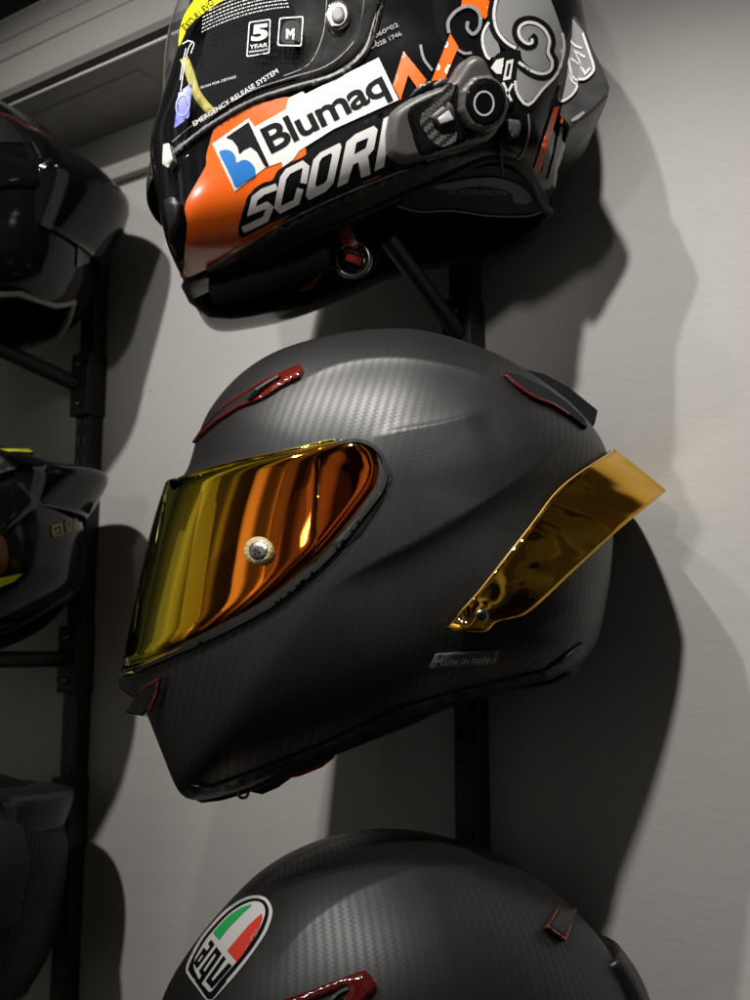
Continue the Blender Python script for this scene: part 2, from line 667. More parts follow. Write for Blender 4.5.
# ------------------------------------------------------------------ materials
def newmat(name):
    m = bpy.data.materials.new(name); m.use_nodes = True
    n, l = m.node_tree.nodes, m.node_tree.links
    return m, n, l, n['Principled BSDF']


def pbr(name, col, rough=.5, metal=0.0, spec=.5, coat=0.0, coat_r=.06, noise=0.0, nscale=40.0, bump=0.0, bscale=400.0, vary=0.0):
    m, n, l, b = newmat(name)
    b.inputs['Base Color'].default_value = (*col, 1)
    b.inputs['Roughness'].default_value = rough
    b.inputs['Metallic'].default_value = metal
    b.inputs['Specular IOR Level'].default_value = spec
    b.inputs['Coat Weight'].default_value = coat
    b.inputs['Coat Roughness'].default_value = coat_r
    if noise or bump or vary:
        tc = n.new('ShaderNodeTexCoord')
    if noise or vary:
        t = n.new('ShaderNodeTexNoise'); t.inputs['Scale'].default_value = nscale; t.inputs['Detail'].default_value = 6
        l.new(tc.outputs['Object'], t.inputs['Vector'])
    if noise:
        r = n.new('ShaderNodeMapRange')
        r.inputs[1].default_value = .3; r.inputs[2].default_value = .7
        r.inputs[3].default_value = max(.01, rough - noise); r.inputs[4].default_value = rough + noise
        l.new(t.outputs[0], r.inputs[0]); l.new(r.outputs[0], b.inputs['Roughness'])
    if vary:
        mx = n.new('ShaderNodeMixRGB'); mx.blend_type = 'MIX'
        mx.inputs[1].default_value = (*[c * (1 - vary) for c in col], 1); mx.inputs[2].default_value = (*[min(1, c * (1 + vary)) for c in col], 1)
        l.new(t.outputs[0], mx.inputs[0]); l.new(mx.outputs[0], b.inputs['Base Color'])
    if bump:
        t2 = n.new('ShaderNodeTexNoise'); t2.inputs['Scale'].default_value = bscale; t2.inputs['Detail'].default_value = 4
        l.new(tc.outputs['Object'], t2.inputs['Vector'])
        bp = n.new('ShaderNodeBump'); bp.inputs['Strength'].default_value = bump; bp.inputs['Distance'].default_value = .002
        l.new(t2.outputs[0], bp.inputs['Height']); l.new(bp.outputs[0], b.inputs['Normal'])
    return m


def math_node(n, l, op, a, b=None, c=None):
    k = n.new('ShaderNodeMath'); k.operation = op
    for i, v in enumerate((a, b, c)):
        if v is None: continue
        if isinstance(v, (int, float)):
            k.inputs[i].default_value = v
        else:
            l.new(v, k.inputs[i])
    return k.outputs[0]


def carbon(name, rot=-32, cell=.0021, dark=.005, light=.008, rough=.43, coat=0.0, spec=.72):
    """2 x 2 twill carbon cloth under a lacquer"""
    m, n, l, b = newmat(name)
    tc = n.new('ShaderNodeTexCoord')
    mp = n.new('ShaderNodeMapping'); mp.vector_type = 'POINT'
    mp.inputs['Rotation'].default_value = (0, 0, math.radians(rot))
    mp.inputs['Scale'].default_value = (1 / cell, 1 / cell, 1)
    wob = n.new('ShaderNodeTexNoise'); wob.inputs['Scale'].default_value = 9; wob.inputs['Detail'].default_value = 2
    l.new(tc.outputs['UV'], wob.inputs['Vector'])
    va = n.new('ShaderNodeVectorMath'); va.operation = 'MULTIPLY_ADD'
    l.new(wob.outputs['Color'], va.inputs[0]); va.inputs[1].default_value = (.004, .004, 0); l.new(tc.outputs['UV'], va.inputs[2])
    l.new(va.outputs[0], mp.inputs['Vector'])
    s = n.new('ShaderNodeSeparateXYZ'); l.new(mp.outputs[0], s.inputs[0])
    fx = math_node(n, l, 'FLOOR', s.outputs[0]); fy = math_node(n, l, 'FLOOR', s.outputs[1])
    d = math_node(n, l, 'SUBTRACT', fx, fy)
    md = math_node(n, l, 'FLOORED_MODULO', d, 4.0)
    sel = math_node(n, l, 'LESS_THAN', md, 1.5)
    ax = math_node(n, l, 'SUBTRACT', math_node(n, l, 'FRACT', s.outputs[0]), .5)
    ay = math_node(n, l, 'SUBTRACT', math_node(n, l, 'FRACT', s.outputs[1]), .5)
    # each tow is a rounded strip: warp curves across x, weft across y
    hx = math_node(n, l, 'SUBTRACT', 1.0, math_node(n, l, 'MULTIPLY', math_node(n, l, 'MULTIPLY', ax, ax), 3.0))
    hy = math_node(n, l, 'SUBTRACT', 1.0, math_node(n, l, 'MULTIPLY', math_node(n, l, 'MULTIPLY', ay, ay), 3.0))
    mix = n.new('ShaderNodeMix'); mix.data_type = 'FLOAT'
    l.new(sel, mix.inputs[0]); l.new(hx, mix.inputs[2]); l.new(hy, mix.inputs[3])
    h = mix.outputs[0]
    cm = n.new('ShaderNodeMixRGB'); cm.inputs[1].default_value = (dark, dark * .99, dark * .97, 1); cm.inputs[2].default_value = (light, light * .99, light * .96, 1)
    l.new(sel, cm.inputs[0])
    cm2 = n.new('ShaderNodeMixRGB'); cm2.blend_type = 'MULTIPLY'; cm2.inputs[0].default_value = .3
    l.new(cm.outputs[0], cm2.inputs[1]); l.new(h, cm2.inputs[2])
    l.new(cm2.outputs[0], b.inputs['Base Color'])
    rr = n.new('ShaderNodeMapRange'); rr.inputs[3].default_value = rough + .035; rr.inputs[4].default_value = rough - .015
    l.new(sel, rr.inputs[0])
    nz = n.new('ShaderNodeTexNoise'); nz.inputs['Scale'].default_value = 26; nz.inputs['Detail'].default_value = 7
    l.new(tc.outputs['Object'], nz.inputs['Vector'])
    ra = math_node(n, l, 'MULTIPLY_ADD', nz.outputs[0], .06, rr.outputs[0])
    l.new(ra, b.inputs['Roughness'])
    sp_ = math_node(n, l, 'MULTIPLY_ADD', sel, .11, spec - .055)
    l.new(sp_, b.inputs['Specular IOR Level'])
    bp = n.new('ShaderNodeBump'); bp.inputs['Strength'].default_value = .055; bp.inputs['Distance'].default_value = .0005
    l.new(h, bp.inputs['Height']); l.new(bp.outputs[0], b.inputs['Normal'])
    b.inputs['Coat Weight'].default_value = coat; b.inputs['Coat Roughness'].default_value = .05
    return m


def iridium(name, stops, rough=.03, bump=.0, bscale=14.0, body=0.0, alpha_mix=0.0):
    """thin metal film: the tint drifts with the viewing angle, as on real mirrored plastic"""
    m, n, l, b = newmat(name)
    lw = n.new('ShaderNodeLayerWeight'); lw.inputs[0].default_value = .5
    r = n.new('ShaderNodeValToRGB'); e = r.color_ramp.elements
    while len(e) > 1: e.remove(e[-1])
    e[0].position = stops[0][0]; e[0].color = (*stops[0][1], 1)
    for p, c in stops[1:]:
        k = e.new(p); k.color = (*c, 1)
    l.new(lw.outputs['Facing'], r.inputs[0]); l.new(r.outputs[0], b.inputs['Base Color'])
    b.inputs['Metallic'].default_value = 1 - body
    b.inputs['Roughness'].default_value = rough
    if bump:
        tc = n.new('ShaderNodeTexCoord'); t = n.new('ShaderNodeTexNoise'); t.inputs['Scale'].default_value = bscale; t.inputs['Detail'].default_value = 1.5
        mp = n.new('ShaderNodeMapping'); mp.inputs['Rotation'].default_value = (0, .7, 0); mp.inputs['Scale'].default_value = (1, 1, 2.2)
        l.new(tc.outputs['Object'], mp.inputs[0]); l.new(mp.outputs[0], t.inputs['Vector'])
        bp = n.new('ShaderNodeBump'); bp.inputs['Strength'].default_value = bump; bp.inputs['Distance'].default_value = .02
        l.new(t.outputs[0], bp.inputs['Height']); l.new(bp.outputs[0], b.inputs['Normal'])
    return m


def clear(name, tint=(1, 1, 1), gloss=.03, refl=1.0, glare_haze=0.0):
    """thin clear plastic sheet"""
    m = bpy.data.materials.new(name); m.use_nodes = True
    n, l = m.node_tree.nodes, m.node_tree.links
    n.clear()
    o = n.new('ShaderNodeOutputMaterial'); t = n.new('ShaderNodeBsdfTransparent'); g = n.new('ShaderNodeBsdfGlossy')
    t.inputs[0].default_value = (*tint, 1); g.inputs['Roughness'].default_value = gloss
    fr = n.new('ShaderNodeFresnel'); fr.inputs[0].default_value = 1.5
    k = n.new('ShaderNodeMath'); k.operation = 'MULTIPLY'; k.inputs[1].default_value = refl
    l.new(fr.outputs[0], k.inputs[0])
    mx = n.new('ShaderNodeMixShader'); l.new(k.outputs[0], mx.inputs[0]); l.new(t.outputs[0], mx.inputs[1]); l.new(g.outputs[0], mx.inputs[2])
    if glare_haze:
        d = n.new('ShaderNodeBsdfDiffuse'); d.inputs[0].default_value = (.8, .8, .8, 1)  # pale diffuse veil painted in as glare on the visor
        nz = n.new('ShaderNodeTexNoise'); nz.inputs['Scale'].default_value = 35; nz.inputs['Detail'].default_value = 8
        tc = n.new('ShaderNodeTexCoord'); l.new(tc.outputs['Object'], nz.inputs['Vector'])
        hz = n.new('ShaderNodeMapRange'); hz.inputs[1].default_value = .38; hz.inputs[2].default_value = .75; hz.inputs[3].default_value = glare_haze * .4; hz.inputs[4].default_value = glare_haze * 2
        l.new(nz.outputs[0], hz.inputs[0])
        m2 = n.new('ShaderNodeMixShader'); l.new(hz.outputs[0], m2.inputs[0]); l.new(mx.outputs[0], m2.inputs[1]); l.new(d.outputs[0], m2.inputs[2])
        l.new(m2.outputs[0], o.inputs[0])
    else:
        l.new(mx.outputs[0], o.inputs[0])
    return m


def wall_material():
    m, n, l, b = newmat('wall_paint')
    tc = n.new('ShaderNodeTexCoord')
    mp = n.new('ShaderNodeMapping'); mp.inputs['Scale'].default_value = (1, 1, 1)
    l.new(tc.outputs['Object'], mp.inputs[0])
    big = n.new('ShaderNodeTexNoise'); big.inputs['Scale'].default_value = 3.2; big.inputs['Detail'].default_value = 5
    l.new(mp.outputs[0], big.inputs['Vector'])
    mx = n.new('ShaderNodeMixRGB'); mx.inputs[1].default_value = (.365, .353, .336, 1); mx.inputs[2].default_value = (.435, .422, .403, 1)
    l.new(big.outputs[0], mx.inputs[0])
    # pin holes and filler specks
    vo = n.new('ShaderNodeTexVoronoi'); vo.inputs['Scale'].default_value = 9
    l.new(mp.outputs[0], vo.inputs['Vector'])
    pin = math_node(n, l, 'LESS_THAN', vo.outputs['Distance'], .018)
    mx2 = n.new('ShaderNodeMixRGB'); mx2.inputs[2].default_value = (.24, .22, .20, 1)
    l.new(math_node(n, l, 'MULTIPLY', pin, .8), mx2.inputs[0]); l.new(mx.outputs[0], mx2.inputs[1])
    l.new(mx2.outputs[0], b.inputs['Base Color'])
    b.inputs['Roughness'].default_value = .62
    b.inputs['Specular IOR Level'].default_value = .35
    fine = n.new('ShaderNodeTexNoise'); fine.inputs['Scale'].default_value = 210; fine.inputs['Detail'].default_value = 5
    l.new(mp.outputs[0], fine.inputs['Vector'])
    med = n.new('ShaderNodeTexNoise'); med.inputs['Scale'].default_value = 26; med.inputs['Detail'].default_value = 6
    mp2 = n.new('ShaderNodeMapping'); mp2.inputs['Scale'].default_value = (.5, .5, 1.6); l.new(tc.outputs['Object'], mp2.inputs[0])
    l.new(mp2.outputs[0], med.inputs['Vector'])
    # trowel and joint lines: thin contour lines of a stretched noise
    ln = n.new('ShaderNodeTexNoise'); ln.inputs['Scale'].default_value = 2.3; ln.inputs['Detail'].default_value = 3
    mp3 = n.new('ShaderNodeMapping'); mp3.inputs['Scale'].default_value = (.6, .6, 2.6); mp3.inputs['Rotation'].default_value = (0, .22, 0)
    l.new(tc.outputs['Object'], mp3.inputs[0]); l.new(mp3.outputs[0], ln.inputs['Vector'])
    dl = math_node(n, l, 'ABSOLUTE', math_node(n, l, 'SUBTRACT', ln.outputs[0], .5))
    cr_ = n.new('ShaderNodeMapRange'); cr_.inputs[1].default_value = 0; cr_.inputs[2].default_value = .006; cr_.inputs[3].default_value = 1; cr_.inputs[4].default_value = 0
    l.new(dl, cr_.inputs[0])
    h = math_node(n, l, 'ADD', math_node(n, l, 'MULTIPLY', fine.outputs[0], .25), math_node(n, l, 'MULTIPLY', med.outputs[0], .9))
    h = math_node(n, l, 'ADD', h, math_node(n, l, 'MULTIPLY', cr_.outputs[0], .05))
    bp = n.new('ShaderNodeBump'); bp.inputs['Strength'].default_value = .20; bp.inputs['Distance'].default_value = .003
    l.new(h, bp.inputs['Height']); l.new(bp.outputs[0], b.inputs['Normal'])
    return m


M = {}
M['wall'] = wall_material()
M['carbon'] = carbon('matte_carbon_cloth')
M['carbon_low'] = carbon('matte_carbon_cloth_coarse', rot=-45, cell=.0022, dark=.005, light=.008)
M['carbon_shade'] = carbon('shaded_carbon_cloth', rot=-38, dark=.004, light=.0065, rough=.5, spec=.22)  # darker, less shiny copy of the carbon; shade put into the material
M['carbon_gloss'] = carbon('gloss_carbon_cloth', rot=30, dark=.004, light=.007, rough=.45, coat=1.0, spec=.12)
M['black_gloss'] = pbr('gloss_black_lacquer', (.005, .005, .006), .09, noise=.04, nscale=30)
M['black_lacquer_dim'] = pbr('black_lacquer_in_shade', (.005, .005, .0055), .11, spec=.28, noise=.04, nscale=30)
M['black_satin'] = pbr('satin_black_plastic', (.012, .012, .012), .38, noise=.08, nscale=60)
M['black_matte'] = pbr('matte_black_rubber', (.011, .011, .011), .62, spec=.35, bump=.08, bscale=900)
M['rail_black'] = pbr('black_powder_coat', (.010, .010, .010), .5, spec=.4, bump=.1, bscale=1500)
M['fabric'] = pbr('black_lining_cloth', (.012, .012, .014), .95, spec=.1, bump=.5, bscale=1600)
M['grey_plastic'] = pbr('dark_grey_plastic', (.075, .072, .068), .42, noise=.08, nscale=90, bump=.06, bscale=2500)
M['lip_grey'] = pbr('grey_piping', (.20, .19, .17), .45)
M['silver'] = pbr('brushed_silver', (.62, .61, .58), .28, metal=1, noise=.08)
M['dark_metal'] = pbr('dark_screw_metal', (.22, .21, .2), .3, metal=1)
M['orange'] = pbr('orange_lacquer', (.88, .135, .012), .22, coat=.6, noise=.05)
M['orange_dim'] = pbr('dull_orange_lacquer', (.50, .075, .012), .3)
M['white'] = pbr('white_lacquer', (.70, .69, .67), .25, coat=.4, noise=.05)
M['white_print'] = pbr('white_print', (.62, .62, .62), .4)
M['grey_print'] = pbr('grey_print', (.115, .113, .11), .4)
M['grey_lacquer'] = pbr('silver_grey_lacquer', (.24, .24, .24), .28, coat=.5, noise=.05)
M['black_print'] = pbr('black_print', (.006, .006, .007), .55, spec=.06)
M['blue'] = pbr('blue_print', (.015, .17, .52), .28)
M['violet'] = pbr('violet_sticker', (.12, .14, .62), .35)
M['violet_light'] = pbr('pale_violet_print', (.30, .34, .75), .4)
M['yellow'] = pbr('yellow_sticker', (.80, .74, .01), .35)
M['yellow_dim'] = pbr('yellow_padding', (.42, .37, .07), .6)
M['neon'] = pbr('acid_yellow_print', (.62, .70, .02), .3)
M['red_cloth'] = pbr('red_webbing', (.34, .018, .016), .7)
M['red_plastic'] = pbr('smoked_red_plastic', (.12, .009, .005), .10, coat=1.0, coat_r=.03)
M['red_bright'] = pbr('bright_red_print', (.74, .055, .03), .4)
M['green'] = pbr('green_print', (.02, .42, .10), .4)
M['teal'] = pbr('teal_print', (.03, .33, .27), .4)
M['ac_white'] = pbr('shaded_white_plastic', (.32, .31, .29), .42, noise=.06, nscale=12)  # white plastic darkened so its colour carries the shade on the unit
M['ac_dark'] = pbr('dark_vent_and_shade', (.010, .010, .010), .7, spec=.2)
M['ac_print'] = pbr('faint_grey_print', (.27, .26, .245), .5)
M['visor_gold'] = iridium('gold_red_mirror_film', [(0, (.82, .13, .02)), (.16, (.88, .25, .02)), (.26, (.86, .46, .02)), (.40, (.84, .60, .03)), (.60, (.70, .68, .06)), (.93, (.45, .62, .16)), (1, (.4, .6, .3))])
def half_mirror(name, tint, film, keep):
    m = iridium(name, film, rough=.03, bump=.45, bscale=14)
    n, l = m.node_tree.nodes, m.node_tree.links
    t = n.new('ShaderNodeBsdfRefraction'); t.inputs['Color'].default_value = (*tint, 1); t.inputs['Roughness'].default_value = .06; t.inputs['IOR'].default_value = 1.02
    mx = n.new('ShaderNodeMixShader'); mx.inputs[0].default_value = keep
    l.new(t.outputs[0], mx.inputs[1]); l.new(n['Principled BSDF'].outputs[0], mx.inputs[2]); l.new(mx.outputs[0], n['Material Output'].inputs[0])
    return m


M['spoiler_gold'] = half_mirror('gold_mirror_plastic', (.95, .58, .13), [(0, (.86, .50, .06)), (.5, (.88, .54, .07)), (.85, (.88, .60, .14)), (1, (.8, .6, .3))], .70)
M['amber_edge'] = pbr('amber_plastic_edge', (.55, .30, .06), .25, coat=.5)
M['clear_visor'] = clear('clear_visor_plastic', (.90, .91, .91), .02, 1.4, .03)
M['film'] = clear('clear_cap_plastic', (.80, .76, .66), .12, 3.5)
M['pin_pale'] = pbr('milky_cap_plastic', (.62, .50, .26), .3, coat=1, bump=.8, bscale=500)

zA = lambda P: np.array([(200 + x / 3.75, 50 + y / 3.75) for x, y in P])
zB = lambda P: np.array([(380 + x / 4.6875, 50 + y / 4.6875) for x, y in P])
zC = lambda P: np.array([(430 + x / 3.947, y / 3.947) for x, y in P])
zD = lambda P: np.array([(140 + x / 3.75, y / 3.75) for x, y in P])
zE = lambda P: np.array([(180 + x / 6.818, 880 + y / 6.818) for x, y in P])
zV = lambda P: np.array([(180 + x / 5.357, 350 + y / 5.357) for x, y in P])
zG = lambda P: np.array([(270 + x / 5.769, 940 + y / 5.769) for x, y in P])
zI = lambda P: np.array([(420 + x / 7.5, 600 + y / 7.5) for x, y in P])

# ------------------------------------------------------------------ the wall
wb = wall_box('wall', -4, 3, -.12, 0, -.2, 4.2, M['wall'])
wb['kind'] = 'structure'

# ------------------------------------------------------------------ air conditioner high on the wall
pc = on_wall(90, 66, 0.1100)
z_c = pc[2]
u_of = lambda p: float((p - WP) @ WU)
lo, hi = -.02, .2
for _ in range(40):
    mid = (lo + hi) / 2
    if on_wall(115, 133, mid)[2] > z_c: lo = mid
    else: hi = mid
q_d = max(.012, mid)
z_a = on_wall(23, 12, 0.0800)[2]
u0 = u_of(on_wall(-70, 120, 0.1100)); u1 = u_of(on_wall(360, 30, .1))
ac = thing('air_conditioner', wallpt((u0 + u1) / 2, 0, z_c), 'white wall air conditioner with dark louvre slot, behind the orange helmet', 'air conditioner')
# body section (q, z): underside, lip, slot, bulging front, top
prof = [(0, z_c), (0.1010, z_c), (0.1060, z_c + .012), (0.1100, z_c + .016)]
for k in range(9):
    t = k / 8
    prof.append((0.1100 - .030 * t ** 2, z_c + .016 + (z_a - z_c - .016) * t))
prof += [(.055, z_a + .004), (.055, z_a + .14), (0, z_a + .14)]
V = [wallpt(u, q, z) for u in (u0, u1) for q, z in prof]; n_ = len(prof)
Fc = [(i, (i + 1) % n_, n_ + (i + 1) % n_, n_ + i) for i in range(n_)] + [tuple(range(n_))[::-1], tuple(range(n_, 2 * n_))]
o = link('body', V, Fc, M['ac_white'], ac, False)
hexa([wallpt(u, q, z) for z in (z_a + .006, z_a + .135) for u, q in ((u0, .02), (u1, .02), (u1, 0.0580), (u0, 0.0580))], 'shade_panel', M['ac_dark'], ac)  # added dark panel standing in for the shaded corner above the unit
# louvre slot between front panel and lower lip
hexa([wallpt(u, q, z) for z, qa, qb in ((z_c + .0022, 0.08, 0.1032), (z_c + .0100, 0.08, 0.1072)) for u, q in ((u0 + .01, qa), (u1 - .01, qa), (u1 - .01, qb), (u0 + .01, qb))], 'louvre_slot', M['ac_dark'], ac)
k = 0
u = u0 + .05
while u < u1 - .05:
    hexa([wallpt(uu, q, z) for z, qb in ((z_c + .0030, 0.1040), (z_c + .0095, 0.1076)) for uu, q in ((u, .085), (u + .003, .085), (u + .003, qb), (u, qb))], 'vane', M['black_satin'], ac)
    u += .062
tube('lip', [wallpt(u0, 0.1035, z_c + .0005), wallpt(u1, 0.1035, z_c + .0005)], .0017, M['white'], ac, 8)
# moulded ridges along the front panel
for t in (.35, .62):
    q_ = .110 - .030 * t ** 2; z_ = z_c + .016 + (z_a - z_c - .016) * t
    tube('ridge', [wallpt(u0, q_, z_), wallpt(u1, q_, z_)], .0016, M['ac_white'], ac, 8)
tube('panel_edge', [wallpt(u0, .0805, z_a), wallpt(u1, .0805, z_a)], .0022, M['white'], ac, 8)
# faint rating plate on the underside
f0, f1 = u_of(on_wall(60, 133, q_d)), u_of(on_wall(150, 105, q_d))
def print_material():
    m, n, l, b = newmat('faint_rating_print')
    tc = n.new('ShaderNodeTexCoord'); mp = n.new('ShaderNodeMapping'); l.new(tc.outputs['UV'], mp.inputs[0])
    br = n.new('ShaderNodeTexBrick'); br.inputs['Scale'].default_value = 9; br.inputs['Mortar Size'].default_value = .045; br.inputs['Brick Width'].default_value = .42; br.inputs['Row Height'].default_value = .16
    br.inputs['Color1'].default_value = (.19, .18, .17, 1); br.inputs['Color2'].default_value = (.31, .30, .28, 1); br.inputs['Mortar'].default_value = (.34, .325, .305, 1)
    l.new(mp.outputs[0], br.inputs['Vector'])
    no = n.new('ShaderNodeTexNoise'); no.inputs['Scale'].default_value = 7; l.new(tc.outputs['UV'], no.inputs['Vector'])
    th = math_node(n, l, 'GREATER_THAN', no.outputs[0], .5)
    mx = n.new('ShaderNodeMixRGB'); mx.inputs[1].default_value = (.34, .325, .305, 1); l.new(th, mx.inputs[0]); l.new(br.outputs[0], mx.inputs[2])
    l.new(mx.outputs[0], b.inputs['Base Color']); b.inputs['Roughness'].default_value = .42
    return m


link('rating_plate', [wallpt(f0, .078, z_c - .0006), wallpt(f1 + .05, .078, z_c - .0006), wallpt(f1 + .05, .018, z_c - .0006), wallpt(f0, .018, z_c - .0006)], [(0, 1, 2, 3)], print_material(), ac, False, [(0, 0), (1, 0), (1, .5), (0, .5)])

# cable duct running along the wall below it
zt = on_wall(133, 162, .012)[2]
duct = wall_box('cable_duct', u0 - 1.2, u_of(on_wall(330, 120, 0)), .001, .012, zt - .012, zt + .004, M['ac_white'], None, .002)
duct['label'] = 'thin pale cable duct running along the grey wall under the air conditioner'; duct['category'] = 'cable duct'


# ------------------------------------------------------------------ wall rails that carry the helmets
def rail(px, arms, label, z0, z1, w=.023, d=.019, sockets=False):
    u = u_of(on_wall(px, 640, d))
    r = thing('display_rail', wallpt(u, 0, z0), label, 'rail', 'upright wall rails that carry the helmets')
    upr = wall_box('upright', u - w / 2, u + w / 2, .0005, d, z0, z1, M['rail_black'], r, .0015)
    # double row of hook slots down the face
    V, Fc = [], []
    z = z0 + .03
    while z < z1 - .03:
        for s in (-1, 1):
            c = u + s * w * .22
            b = len(V)
            V += [wallpt(c - .0016, d + .0004, z), wallpt(c + .0016, d + .0004, z), wallpt(c + .0016, d + .0004, z + .012), wallpt(c - .0016, d + .0004, z + .012)]
            Fc.append((b, b + 1, b + 2, b + 3))
        z += .025
    link('slots', V, Fc, M['black_gloss'], r, False)
    for path, rad, zs in arms:
        a = tube('support_arm', catmull(path, 8, False), rad, M['rail_black'], r, 14)
        wall_box('socket', u - w * .62, u + w * .62, .0005, d + .008, zs - .035, zs + .035, M['rail_black'], r, .002)
        for dz in (-.022, .022):
            p = wallpt(u, d + .0085, zs + dz)
            tube('bolt', [p, p + WN * .0025], .0035, M['dark_metal'], r, 10)
    return r


def arm_path(px_rail, py, end, q=.02):
    a = on_wall(px_rail, py, q)
    e = np.asarray(end)
    mid = a + (e - a) * .5 + np.array([0, 0, .0])
    return [a, a + (e - a) * .1, mid, a + (e - a) * .9, e], a[2]


arms = []
for (py, end) in ((338, at_y(386, 236, .80)), (650, at_y(400, 590, .80)), (960, at_y(420, 960, .82))):
    p, z = arm_path(462, py, end)
    arms.append((p, .0075, z))
rail(464.5, arms, 'black slotted wall rail behind the gold visored helmet', .55, 2.10)
arms = []
for (py, end) in ((386, at_y(-40, 330, 1.06)), (659, at_y(-60, 660, 1.05)), (812, at_y(-60, 850, 1.05))):
    p, z = arm_path(80 - (py - 386) * .05, py, end)
    arms.append((p, .0085, z))
rail(73, arms, 'black slotted wall rail behind the dark helmets at the left edge', .45, 2.035)

# ================================================================== middle helmet: matte carbon, gold visor and spoiler
out_main = [(186, 478), (196, 446), (209, 416), (236, 384), (270, 361), (310, 347), (350, 339), (400, 336), (440, 342), (480, 355), (515, 371), (550, 394),
            (580, 420), (603, 452), (613, 495), (613, 540), (610, 580), (604, 610), (598, 635), (588, 657), (560, 683), (501, 694), (449, 708), (415, 722), (326, 760), (265, 784), (225, 797),
            (194, 803), (183, 795), (166, 756), (149, 716), (138, 690), (135, 668), (145, 614), (158, 545), (169, 500)]
main = Form(out_main, (398, 515), .79, .125, [(-180, 2.15), (-150, 2.3), (-125, 3.2), (-90, 3.6), (-45, 3.2), (-20, 2.4), (0, 2.2), (45, 2.1), (90, 2.15), (135, 2.15), (180, 2.15)], smooth=6, shrink=.985, soften=1.4)
main.add_crease([(290, 388), (325, 371), (365, 361), (415, 361), (470, 373), (535, 401)], .0018, .018, .0045, fade=.03)
main.add_crease([(366, 439), (400, 431), (440, 424), (492, 412)], .0020, .003, .020, fade=.02)
main.add_crease([(318, 596), (365, 568), (420, 540), (480, 505), (545, 460), (590, 425)], .0062, .075, .010, mode='under', fade=.05)
h = thing('helmet', at_y(395, 745, .79), 'matte carbon helmet with gold mirrored visor and gold rear spoiler', 'helmet', 'full-face helmets on the wall rails')
rim_main = [(184, 799), (238, 792), (326, 754), (400, 725), (449, 705), (501, 691), (553, 680), (586, 655)]
sh, loop = main.shell('shell', M['carbon'], h, 420, 150, rim_main)
main.bowl('liner', loop, M['fabric'], h, .10, 10, .55)
tube('rim_bead', loop[::3], .0030, M['black_matte'], h, 8, True)
band = np.array([(190, 786), (212, 788), (270, 767), (326, 744), (400, 709), (467, 690), (546, 672), (584, 643), (585, 655), (553, 679), (501, 690), (449, 704), (400, 724), (326, 753), (238, 790), (190, 797)])
main.decal('rim_trim', band, .0028, M['black_satin'], h, 6, .002, 4, .001)

# visor -------------------------------------------------------------
top_px = catmull([(180, 480), (212, 471), (245, 462), (303, 449), (342, 439.5), (361, 439), (377, 449), (383, 465)], 10, False)
bot_px = catmull([(129, 667), (150, 661), (168, 653), (203, 637), (253, 611), (280, 592), (303, 571), (326, 551), (365, 505), (380, 483), (383, 465)], 10, False)


def visor_mesh(form, top_px, bot_px, off, nu, nv, rim=.0045, rim_w=.0085, kink_px=None, kink=.0):
    # along-arc resampling keeps the two edges in step
    def on_base(px):
        q = form.local(form.hit(px, off - rim))
        return (q - form.normal(q) * (off - rim))[:, [0, 2]]
    T = resample(on_base(top_px), nu * 4); B = resample(on_base(bot_px), nu * 4)
    t = np.linspace(0, 1, nu) ** 1.7
    s = np.linspace(0, 1, nu * 4)
    ip = lambda L: np.stack([np.interp(t, s, L[:, 0]), np.interp(t, s, L[:, 1])], 1)
    T, B = ip(T), ip(B)
    v = np.linspace(0, 1, nv); v = .5 - .5 * np.cos(v * math.pi)
    base0 = T[0] + (B[0] - T[0]) * v[:, None]
    th = np.arctan2(base0[:, 1], base0[:, 0]); R = form.rad(th)
    snap = np.stack([np.cos(th) * R, np.sin(th) * R], 1) - base0
    P = np.zeros((nu, nv, 2))
    for i in range(nu):
        P[i] = T[i] + (B[i] - T[i]) * v[:, None] + snap * (1 - t[i]) ** 3
    flat = P.reshape(-1, 2)
    q = form.surf(flat)
    q[:nv, 1] = 0
    nn = form.normal(q)
    edge = np.concatenate([T[1:], B[::-1][:-1]])
    d = np.minimum(dist_loops(flat, [T], False), dist_loops(flat, [B], False))
    x = np.clip(1 - d / rim_w, 0, 1)
    o = off - rim * (1 - np.sqrt(np.maximum(0, 1 - x * x * .98)))
    if kink_px is not None:
        k = form.local(form.hit(np.array(kink_px)))[:, [0, 2]]
        kd = k[1] - k[0]; kn = np.array([-kd[1], kd[0]]) / np.linalg.norm(kd)
        if kn[0] < 0: kn = -kn
        sd = (flat - k[0]) @ kn
        o = o - kink * np.maximum(0, sd)
    q = q + nn * o[:, None]
    Fc = []
    for i in range(nu - 1):
        for j in range(nv - 1):
            a = i * nv + j
            Fc.append((a, a + 1, a + nv + 1, a + nv))
    m = len(q); far = q.copy(); far[:, 1] *= -1
    mp = lambda i: i if i < nv else m + i
    F2 = [tuple(mp(i) for i in f[::-1]) for f in Fc]
    q[:nv, 1] = 0
    return form.world(np.concatenate([q, far])), Fc + F2


